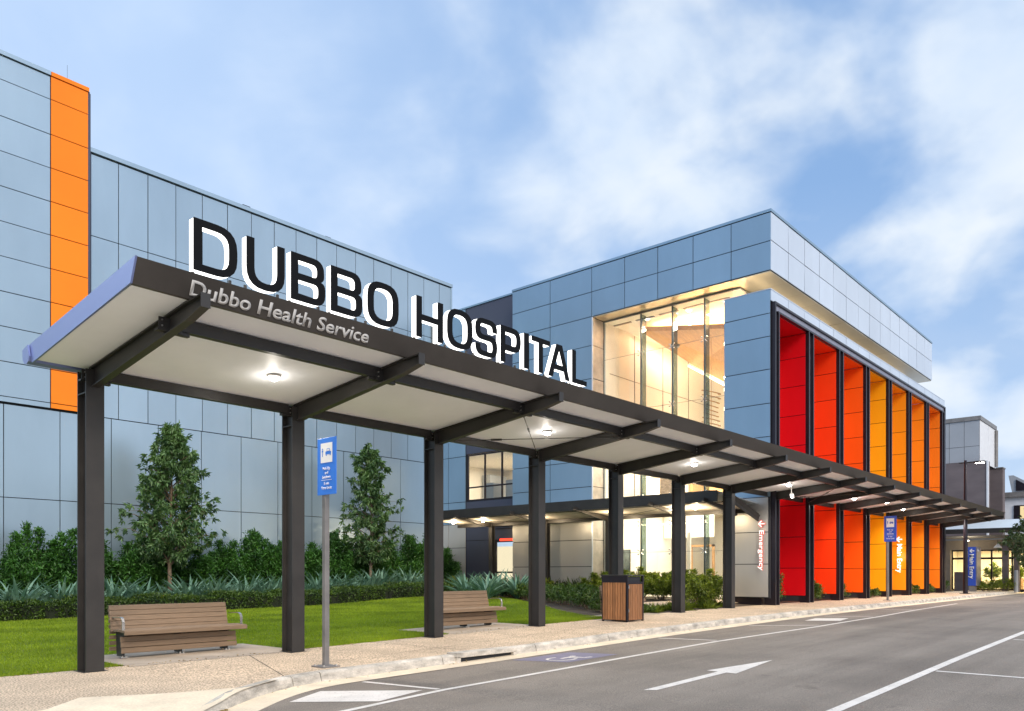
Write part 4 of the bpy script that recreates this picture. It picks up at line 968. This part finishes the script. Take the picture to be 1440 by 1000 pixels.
# ------------------------------------------------------------------ pick up signs
def pickup(u, v, zb, w, ht, zt, label, blue):
    t = thing('pick_up_sign', label, 'sign', (u, v, zb))
    m_ = MB(); m_.box(u-.04, u+.04, v-.04, v+.04, zb, zt-.03); po_ = m_.build('post', 'greypost', t, bevel=.006)
    MB().box(u-.15, u+.15, v-.15, v+.15, zb, zb+.02).build('base_plate', 'greypost', po_)
    q = MB()
    for a, b_ in ((.11,.11),(-.11,.11),(.11,-.11),(-.11,-.11)): q.tube([(u+a,v+b_,zb+.02),(u+a,v+b_,zb+.04)], .014, 6)
    q.build('anchor_bolt', 'bolt', po_)
    x = u-.045; v1 = v+.13; v0 = v1-w; vm = (v0+v1)/2
    MB().box(x-.012, x, v0, v1, zt-ht, zt).build('sign_board', blue, t, bevel=.002)
    x -= .0135; s = w*.62
    MB().box(x-.002, x, vm-s/2, vm+s/2, zt-ht*.10-ht*.335, zt-ht*.09).build('pictogram_panel', 'white', t)
    x2 = x-.0035; zc = zt-ht*.26
    pg = MB()
    cv_ = vm-s*.16; k_ = s*.5
    for p in ([(-.48,-.20),(.48,-.20),(.50,.05),(.36,.12),(-.36,.12),(-.50,.05)], [(-.33,.14),(.33,.14),(.24,.40),(-.24,.40)], [(-.42,-.34),(-.26,-.34),(-.26,-.21),(-.42,-.21)], [(.26,-.34),(.42,-.34),(.42,-.21),(.26,-.21)]):
        pg.add([(x2, cv_-a*k_, zc+b_*k_) for a, b_ in p], [tuple(range(len(p)))])
    pc = vm+s*.34
    for p in ([(-.05,-.5),(.05,-.5),(.07,.1),(.13,.12),(.12,.34),(-.12,.34),(-.12,.05),(-.06,.05)],): pg.add([(x2, pc-a*k_, zc+b_*k_*.8) for a, b_ in p], [tuple(range(len(p)))])
    pg.add([(x2, pc-.09*k_*math.cos(a), zc+k_*.38+.09*k_*math.sin(a)) for a in np.linspace(0, 2*PI, 11)[:-1]], [tuple(range(10))])
    pg.build('pictogram', blue, t)
    ww = MB(); ww.add([(x2-.0015, cv_-a*k_, zc+b_*k_) for a, b_ in [(-.26,.16),(.26,.16),(.19,.34),(-.19,.34)]], [(0,1,2,3)]); ww.build('car_window', 'white', t)
    for s_, fr, hf in (('Pick Up', .545, .048), ('and', .62, .048), ('Setdown', .695, .048), ('5 min', .81, .048), ('Time Limit', .885, .048)):
        link('sign_text', textmesh(s_, (0,-1,0), (0,0,1), (x-.001, vm, zt-ht*(fr+hf*.35)), height=ht*hf, offset=.012, extrude=.0015, align='CENTER'), 'white', t)
    MB().box(x-.002, x, vm-s*.45, vm+s*.45, zt-ht*.745, zt-ht*.738).build('divider', 'white', t)
    return t
pickup(7.02, 9.90, h(7)-.0, .46, .84, 3.42, 'tall blue pick up and setdown sign on a grey post at the near kerb', 'signblue')
pickup(36.0, 10.36, .25, .50, 1.09, 3.85, 'distant blue pick up and setdown sign in front of the amber blades', 'signblue2')

# ------------------------------------------------------------------ benches
def bench(loc, L, label):
    t = thing('park_bench', label, 'bench', loc, 0, None)
    x0, x1 = -L/2, L/2; e = lambda i: random.uniform(-.003, .003)
    s_ = MB()
    for i, (y, z) in enumerate(((-.24,.445),(-.13,.452),(-.02,.452),(.09,.447))): s_.box(x0+e(0), x1+.03+e(0), y-.048, y+.048, z-.022, z+.022)
    s_.box(x0, x1+.03, -.31, -.285, .385, .455)
    s_.build('seat', 'timber', t, local=True, bevel=.006)
    bk_ = MB()
    for i in range(5):
        z = .470+i*.087; y = .16+(.470+i*.087-.46)*.22
        bk_.bar((x0+.0-.03+e(0), y, z), (x1-.10+e(0), y, z), .026, .0865, up=(0,.22,1))
    bk_.build('backrest', 'timber', t, local=True, bevel=.006)
    ap = MB()
    for i, z in enumerate((.12,.215,.305)): ap.box(x0+.04, x1-.06, -.10+.02*i, -.07+.02*i, z-.044, z+.044)
    for i, z in enumerate((.14,.235,.33,.42,.51,.60,.69,.78)): ap.box(x0-.03, x1-.10, .205+.13*max(0, z-.4), .225+.13*max(0, z-.4), z-.032, z+.032)
    ap.build('apron', 'timber', t, local=True, bevel=.005)
    for x in (x0+.10, 0, x1-.22):
        fr = MB(); fr.prism([(-.03,.02),(.19,.02),(.27,.84),(.245,.84),(.16,.44),(-.27,.42),(-.27,.395),(-.0,.34)], lambda u_, p: (u_, p[0], p[1]), x-.02, x+.02)
        f_ = fr.build('frame', 'steel', t, local=True)
        ft = MB(); ft.box(x-.06, x+.06, -.09, .03, .0, .012); ft.tube([(x-.03,-.06,.012),(x-.03,-.06,.035)], .016, 6); ft.tube([(x+.03,-.06,.012),(x+.03,-.06,.035)], .016, 6); ft.build('foot', 'chrome', f_, local=True)
    for x in (x0+.02, x1-.04):
        a_ = MB(); pts = [(x,.20,.66),(x,.05,.672),(x,-.12,.675),(x,-.19,.655),(x,-.215,.60),(x,-.215,.46)]
        for p, q in zip(pts, pts[1:]): a_.bar(p, q, .045, .011, up=(1,0,0) if False else (0,-.3,1))
        a_.build('armrest', 'chrome', t, local=True)
    return t
bench((6.53, 13.48, g(6.5,13.5)+.004), 2.15, 'timber slat bench in front, on the path beside the first two canopy posts')
bench((13.43, 13.32, g(13.4,13.4)+.004), 2.15, 'timber slat bench farther along, half hidden by the third canopy post')
bench((19.3, 12.78, g(19.3,12.8)+.002), 1.5, 'small part of a bench showing behind the timber litter bin')

# ------------------------------------------------------------------ litter bin
u, v = 17.35, 11.75; zb = h(u)
bn = thing('litter_bin', 'square litter bin enclosure with vertical timber battens and black frame', 'bin', (u, v, zb))
w1, w2 = .50, .60; Ht = 1.17
x0, x1, y0, y1 = 17.02, 17.74, 11.12, 11.86
f_ = MB()
for a, b_ in ((x0,y0),(x1,y0),(x0,y1),(x1,y1)): f_.box(a-.025, a+.025, b_-.025, b_+.025, zb, zb+Ht)
f_.box(x0, x1, y0-.02, y0+.02, zb+Ht-.2, zb+Ht-.15); f_.box(x0-.02, x0+.02, y0, y1, zb+Ht-.2, zb+Ht-.15); f_.box(x0, x1, y0-.02, y0+.02, zb+.03, zb+.06); f_.box(x0-.02,x0+.02,y0,y1,zb+.03,zb+.06)
f_.build('frame', 'frame_black', bn); MB().box(x0-.022, x0-.002, y0, y1, zb+Ht-.15, zb+Ht-.0).build('top_panel', 'frame_black', bn)
MB().box(x0-.04, x1+.04, y0-.04, y1+.04, zb+Ht, zb+Ht+.03).build('lid', 'steel', bn, bevel=.006)
MB().box(x0+.04, x1-.04, y0+.04, y1-.04, zb+.05, zb+Ht-.16).build('liner', 'frame_black', bn)
MB().box(x0+.08, x1-.08, y0+.02, y0+.03, zb+Ht-.15, zb+Ht-.02).build('opening', 'joint', bn)
f_ = MB(); k = 0
y = y0+.035
while y < y1-.07: f_.box(x0-.035-.003*random.random(), x0-.005, y, y+.062, zb+.045, zb+Ht-.17); y += .079
x = x0+.04
while x < x1-.08: f_.box(x, x+.062, y0-.035-.003*random.random(), y0-.005, zb+.045, zb+Ht-.21); x += .079
f_.build('timber_batten', 'redtimber', bn)
m_ = MB(); m_.box(x0+.0, x0+.03, y0-.045, y0-.03, zb+.85, zb+.93); m_.box(x0+.0, x0+.03, y0-.045, y0-.03, zb+.25, zb+.33); m_.build('hinge', 'chrome', bn)

# ------------------------------------------------------------------ camera dome under the canopy
cd_ = thing('security_camera', 'small security camera on a drop arm beneath the canopy rafters', 'camera', (27.6, 11.15, 4.45))
MB().tube([(27.6,11.15,4.47),(27.6,11.15,4.2)], .015, 8).build('drop_arm', 'bolt', cd_)
MB().tube([(27.6,11.15,4.22),(27.55,11.12,4.19),(27.3,11.0,4.10)], [.05,.075,.06], 12).build('housing', 'white', cd_)

# ------------------------------------------------------------------ street lamp, totem, far entrance
sl = thing('street_lamp', 'slim dark street lamp with a short lit arm at the far kerb', 'street lamp', (50.6, 10.42, .25))
MB().tube([(50.6,10.42,.25),(50.6,10.42,2.2),(50.6,10.42,7.8)], [.13,.12,.07], 12).build('pole', 'frame_black', sl, smooth=False)
MB().box(50.35,50.85,10.17,10.67,.25,.28).build('base_plate', 'steel', sl)
m_ = MB(); m_.bar((50.6,10.75,7.66),(50.6,9.95,7.66),.08,.07); m_.build('arm', 'steel', sl)
m_ = MB(); m_.box(50.45,50.75,9.45,9.98,7.60,7.70); hd = m_.build('luminaire', 'steel', sl); MB().box(50.5,50.7,9.5,9.9,7.585,7.598).build('lens', 'lampwhite', hd)
light('SPOT', 'street_lamp_light', (50.6, 9.7, 7.5), 300, (1,.82,.55), .15, (0,0,0), spot=140)
tt = thing('main_entry_totem', 'blue totem sign with arrow and Main Entry lettering beside the street lamp', 'sign', (57.3, 11.35, .2))
MB().box(57.0,57.5,11.16,11.60,.62,3.08).build('panel', 'signblue2', tt); MB().box(57.04,57.46,11.2,11.56,.15,.61).build('plinth', 'greypost', tt)
MB().box(57.0,58.2,11.10,11.158,.62,3.06).build('side_panel', 'frame_grey', tt)
link('lettering', ME('Main Entry', 56.985, 11.50, 2.62, .24, 1.55, .02), 'white', tt); arrow(11.36, 2.83, .24, 56.985, 'arrow', 'white', tt, th=.015, w=.055)
link('side_lettering', textmesh('Dubbo', (1,0,0), (0,0,1), (57.1, 11.098, 2.8), height=.13, width=.6, offset=.01, extrude=.004), 'white', tt)

eb = thing('entry_pavilion', 'single storey entrance pavilion with pale metal roof and lit shopfront glazing', 'building', (62, 12, .2))
UP = 62.0
m_ = MB(); m_.box(UP, UP+.3, -6, 14.4, 3.02, 4.0); m_.box(UP, UP+.3, 13.7, 14.5, .1, 3.02); m_.build('wall', 'taupe', eb)
m_ = MB(); m_.add([(59.6,-8,4.22),(59.6,16,4.22),(66,16,5.15),(66,-8,5.15),(59.6,-8,4.34),(59.6,16,4.34),(66,16,5.27),(66,-8,5.27)], [(0,1,2,3),(7,6,5,4),(0,4,5,1),(1,5,6,2),(2,6,7,3),(3,7,4,0)]); m_.build('roof', 'roofmetal', eb)
m_ = MB(); m_.box(59.5,59.59,-8,16,4.05,4.36); m_.build('roof_edge', 'steel', eb)
m_ = MB(); m_.box(60.2,60.32,-8,16,3.62,3.74); m_.box(60.9,61.02,-8,16,3.84,3.93); m_.build('roof_beam', 'cream_panel', eb)
m_ = MB()
for v in (13.6,12.3,11.2,10.0,8.6,6.0,3.5,1.0): m_.box(UP+.02, UP+.12, v-.05, v+.05, .25, 3.02)
for z in (2.98, 2.45, .3): m_.box(UP+.025, UP+.115, -6, 13.65, z-.05, z+.04)
m_.box(UP+.02, UP+.12, -6, 13.6, 2.36, 2.5); sw = m_.build('shopfront', 'frame_black', eb)
MB().box(UP+.06, UP+.07, -6, 13.6, .3, 2.95).build('pane', 'glass', sw)
m_ = MB(); m_.box(60.3, 60.7, 9.95, 10.3, .2, 3.7); m_.box(60.3,60.7,9.35,9.65,.2,3.7); m_.build('column', 'bgdark', eb)
m_ = MB(); m_.box(67,67.1,-8,16,.2,3.2); m_.box(UP+.3,67,14.35,14.4,.2,3.2); m_.build('inner_wall', 'walls', eb)
MB().box(UP+.3,67,-8,14.4,3.1,3.15).build('inner_ceiling', 'ceil', eb)
m_ = MB(); m_.box(63,64.2,12.2,12.9,.25,1.15); m_.box(63.4,64.4,9.7,10.3,.25,1.1); m_.box(63.2,64.3,8.4,9.2,.25,1.0); m_.build('counter', 'intimber', eb)
m_ = MB(); m_.box(61.2,61.5,12.0,13.3,.22,1.5); tag(m_.build('cabinet', 'bgdark', bevel=.02), 'dark low cabinet before the pavilion glass near the totem', 'cabinet')
light('AREA', 'pavilion_lamp', (64.4, 9.5, 3.05), 900, (1,.80,.45), 3., (0,0,0), 8)
light('POINT', 'pavilion_eave_lamp', (60.6, 12.4, 3.5), 30, (1,.85,.6), .1)
MB().tube([(60.6,12.4,3.60),(60.6,12.4,3.63)], .14, 12).build('downlight', 'lampwarm', eb)
pl = thing('pendant_lamp', 'white cone pendant lamp hanging under the pavilion eave', 'lamp', (60.4, 10.75, 3.3)); MB().tube([(60.4,10.55,3.7),(60.4,10.55,3.35)], .015, 6).build('cord', 'frame_black', pl); MB().tube([(60.4,10.55,3.38),(60.4,10.55,3.30),(60.4,10.55,3.10)], [.04,.10,.26], 16).build('shade', 'white', pl)
for i, (u, v) in enumerate([(63.3,11.3),(63.6,9.9)]): shrub('indoor_plant', ('potted plant behind the pavilion glass right of the totem','potted plant deeper inside the pavilion behind the glass')[i], (u, v, .9), .5, .5, 1.1, 350, 'leaf_lime', .28)

# background blocks
bb_ = thing('background_block', 'grey plant room block on dark brown base beyond the blades', 'building', (72, 14, 0))
m_ = MB(); m_.box(70, 76, 13.45, 40, 10.1, 13.55); m_.build('upper_wall', 'joint', bb_)
m_ = MB(); clad(m_, 'u', 69.98, [13.45]+[13.45+1.05*i for i in range(1, 14)], [10.1, 11.3, 13.3], jit=.01); m_.build('upper_cladding', 'bggrey', bb_)
m_ = MB(); clad(m_, 'v', 13.42, [70, 73, 76], [10.1, 13.3], jit=.01); m_.build('upper_side_cladding', 'bgwhite', bb_)
MB().box(69.9, 76.1, 13.35, 40, 13.3, 13.62).build('parapet', 'greypost', bb_)
m_ = MB(); m_.box(69.6, 70.5, 12.85, 40, .1, 10.05); m_.build('lower_wall', 'bgdark', bb_)
m_ = MB(); m_.box(69.55, 69.8, 12.78, 12.9, .1, 10.05); m_.build('corner_trim', 'bgwhite', bb_)
m_ = MB(); m_.tube([(75.6,13.3,10.2),(75.6,13.3,13.2)], .12, 8); m_.build('downpipe', 'greypost', bb_)
b2 = thing('background_chimney', 'narrow dark brown shaft right of the plant room block', 'building', (80, 13.9, 0)); MB().box(78.2,79.2,13.3,14.9,.1,10.35).build('wall', 'bgdark', b2); MB().box(78.15,79.25,13.25,14.95,10.35,10.45).build('cap', 'greypost', b2)
b3 = thing('background_ward', 'white ward building with lit window behind the pavilion roof', 'building', (86, 8, 0))
MB().box(84,100,-10,15.4,.1,8.3).build('wall', 'bgwhite', b3); MB().box(83.7,100.2,-10.3,15.6,8.3,8.75).build('roof_edge', 'greypost', b3)
m_ = MB(); m_.prism([(13.7,8.75),(11.0,8.75),(13.6,10.4),(14.0,10.4)], lambda t_, p: (t_, p[0], p[1]), 85, 88); m_.build('skylight', 'bggrey', b3)
m_ = MB(); m_.prism([(13.4,8.95),(11.8,8.95),(13.4,10.0)], lambda t_, p: (t_, p[0], p[1]), 84.9, 84.98); m_.build('skylight_glass', 'frame_black', b3)
m_ = MB(); m_.box(83.9,83.98,-6,13.4,5.6,7.55); w = m_.build('window', 'frame_black', b3); MB().box(83.85,83.9,11.7,12.9,5.7,7.45).build('lit_pane', emit('lit_blind', (1,.78,.42), .95), w); MB().box(83.86,83.9,8.0,11.4,5.7,7.45).build('pane', 'deskblue', w)
m_ = MB(); m_.box(95,99,2,12,8.7,10.4); m_.build('roof_plant', 'bgwhite', b3); m_=MB(); m_.box(94.8,99.2,1.8,12.2,10.4,10.7); m_.box(94.9,95,9.6,9.9,8.8,10.4); m_.build('roof_plant_cap', 'greypost', b3)

tree('street_tree', (57.6, 8.0, .2), [(1.6,.7),(2.2,1.6),(3.0,1.9),(3.8,1.7),(4.4,1.0),(4.9,.4)], 'small airy street tree at the right edge in front of the entrance pavilion', 80, 'leaf_far', .24, per=7, cl=8, trunk_r=.09)
bs = []
for i in range(9):
    u = 58.2+i*1.6+random.uniform(-.3,.3); v = 10.6+.08*i+random.uniform(-.2,.2)-(i%2)*.5
    if i < 3: t = shrub('island_shrub', 'low bright green shrub on the kerb island before the pavilion', (u, v, .22), .95, .8, .8, 900, 'leaf_lime', .13, 'green shrubs on the far kerb island'); bs.append(t)
    else: t = dup(bs[i % 3], (u, v, .22), random.uniform(0, 6))
bo = thing('bollard', 'pale round bollard among the shrubs at the right edge', 'bollard', (60.0, 9.55, .2)); MB().tube([(60,9.45,.2),(60,9.45,1.55),(60,9.45,1.6)], [.12,.12,.09], 14).build('shaft', 'bggrey', bo)

# ------------------------------------------------------------------ world, sun, camera
SKX, SKY_ = 0.4, 5.2
SUN_EL, SUN_AZ = math.radians(32), math.radians(-115)      # direction towards the sun, azimuth measured from +x
wd = bpy.data.worlds.new('World'); S.world = wd; wd.use_nodes = True; nt = wd.node_tree; nt.nodes.clear()
out = N(nt, 'ShaderNodeOutputWorld'); bg = N(nt, 'ShaderNodeBackground', Strength=.1)
sky = N(nt, 'ShaderNodeTexSky', sky_type='NISHITA'); sky.sun_disc = False; sky.sun_elevation = SUN_EL; sky.sun_rotation = PI/2-SUN_AZ
sky.dust_density = .6; sky.ozone_density = 2.0
tc = N(nt, 'ShaderNodeTexCoord'); sp_ = N(nt, 'ShaderNodeSeparateXYZ'); nt.links.new(tc.outputs['Generated'], sp_.inputs[0])
def mth(op, a, b_=None, c_=None):
    n_ = N(nt, 'ShaderNodeMath', operation=op)
    for i_, x_ in enumerate((a, b_, c_)):
        if x_ is None: continue
        if hasattr(x_, 'is_output'): nt.links.new(x_, n_.inputs[i_])
        else: n_.inputs[i_].default_value = x_
    return n_.outputs[0]
zc = mth('MAXIMUM', sp_.outputs[2], 0.)
den = mth('ADD', zc, .55)
cx_ = mth('DIVIDE', sp_.outputs[0], den); cy_ = mth('DIVIDE', sp_.outputs[1], den)
cb = N(nt, 'ShaderNodeCombineXYZ'); nt.links.new(cx_, cb.inputs[0]); nt.links.new(cy_, cb.inputs[1])
mp = N(nt, 'ShaderNodeMapping'); mp.inputs['Rotation'].default_value = (0, 0, 0); mp.inputs['Location'].default_value = (SKX, SKY_, 0); mp.inputs['Scale'].default_value = (1.5, 1.5, 1)
nt.links.new(cb.outputs[0], mp.inputs[0])
n1 = N(nt, 'ShaderNodeTexNoise', Scale=1.7, Detail=6., Roughness=.52, Distortion=.35); nt.links.new(mp.outputs[0], n1.inputs['Vector'])
n2 = N(nt, 'ShaderNodeTexNoise', Scale=5.5, Detail=4., Roughness=.48, Distortion=.2); nt.links.new(mp.outputs[0], n2.inputs['Vector'])
cm = mth('ADD', mth('MULTIPLY', n1.outputs[0], .74), mth('MULTIPLY', n2.outputs[0], .26))
mask = ramp(nt, cm, [(.375, (0,0,0)), (.58, (1,1,1))]); mask.color_ramp.interpolation = 'EASE'
hz = ramp(nt, zc, [(0., (1,1,1)), (.42, (0,0,0))])          # clouds thicken towards the horizon
mk = mth('MAXIMUM', mask.outputs[0], mth('MULTIPLY', hz.outputs[0], .8))
# nishita, tinted so its blue sits at the photograph's dusk blue
skyc = mixc(nt, 1., sky.outputs[0], (1.0, 1.18, 1.16), 'MULTIPLY')
blue = mixc(nt, .75, skyc, (3.3, 5.4, 9.2, 1))
cloud = mixc(nt, ramp(nt, n2.outputs[0], [(.3, (0,0,0)), (.7, (1,1,1))]).outputs[0], (6.3, 7.8, 10.0, 1), (8.6, 9.35, 10.2, 1))
colr = mixc(nt, mk, blue, cloud)
lf = mth('ADD', mth('MULTIPLY', sp_.outputs[0], -.66), mth('MULTIPLY', sp_.outputs[1], .75))
colr = mixc(nt, ramp(nt, mth('ADD', lf, .3), [(.12, (0,0,0)), (.65, (.82,.82,.82))]).outputs[0], colr, (5.7, 7.5, 10.4, 1))
# overcast-like brighter zenith and the bright evening side behind the viewer
zen = ramp(nt, sp_.outputs[2], [(.60, (1,1,1)), (.95, (2.0, 1.9, 1.75))])
colr = mixc(nt, 1., colr, zen.outputs[0], 'MULTIPLY')
dt = mth('ADD', mth('MULTIPLY', sp_.outputs[0], -.20), mth('MULTIPLY', sp_.outputs[1], -.98))
back = ramp(nt, dt, [(.25, (1,1,1)), (.9, (1.6, 1.42, 1.28))])
colr = mixc(nt, 1., colr, back.outputs[0], 'MULTIPLY')
nt.links.new(colr, bg.inputs[0]); nt.links.new(bg.outputs[0], out.inputs[0])
sn = bpy.data.lights.new('sun', 'SUN'); sn.energy = 2.4; sn.angle = math.radians(25); sn.color = (1, .88, .74)
so = bpy.data.objects.new('sun', sn); C.objects.link(so)
dv = Vector((math.cos(SUN_EL)*math.cos(SUN_AZ), math.cos(SUN_EL)*math.sin(SUN_AZ), math.sin(SUN_EL)))
so.rotation_euler = dv.to_track_quat('Z', 'Y').to_euler()

cam = bpy.data.cameras.new('camera'); co = bpy.data.objects.new('camera', cam); C.objects.link(co)
co.location = (0, 0, 1.42); co.rotation_euler = (PI/2, 0, math.radians(41.4305-90))
cam.sensor_width = 36; cam.lens = 1113.798/1440*36; cam.shift_y = (806-500)/1440; cam.clip_start = .1; cam.clip_end = 5000
S.camera = co
S.view_settings.view_transform = 'Standard'; S.view_settings.look = 'None'; S.view_settings.exposure = 0
S.render.resolution_x = 1024; S.render.resolution_y = 711
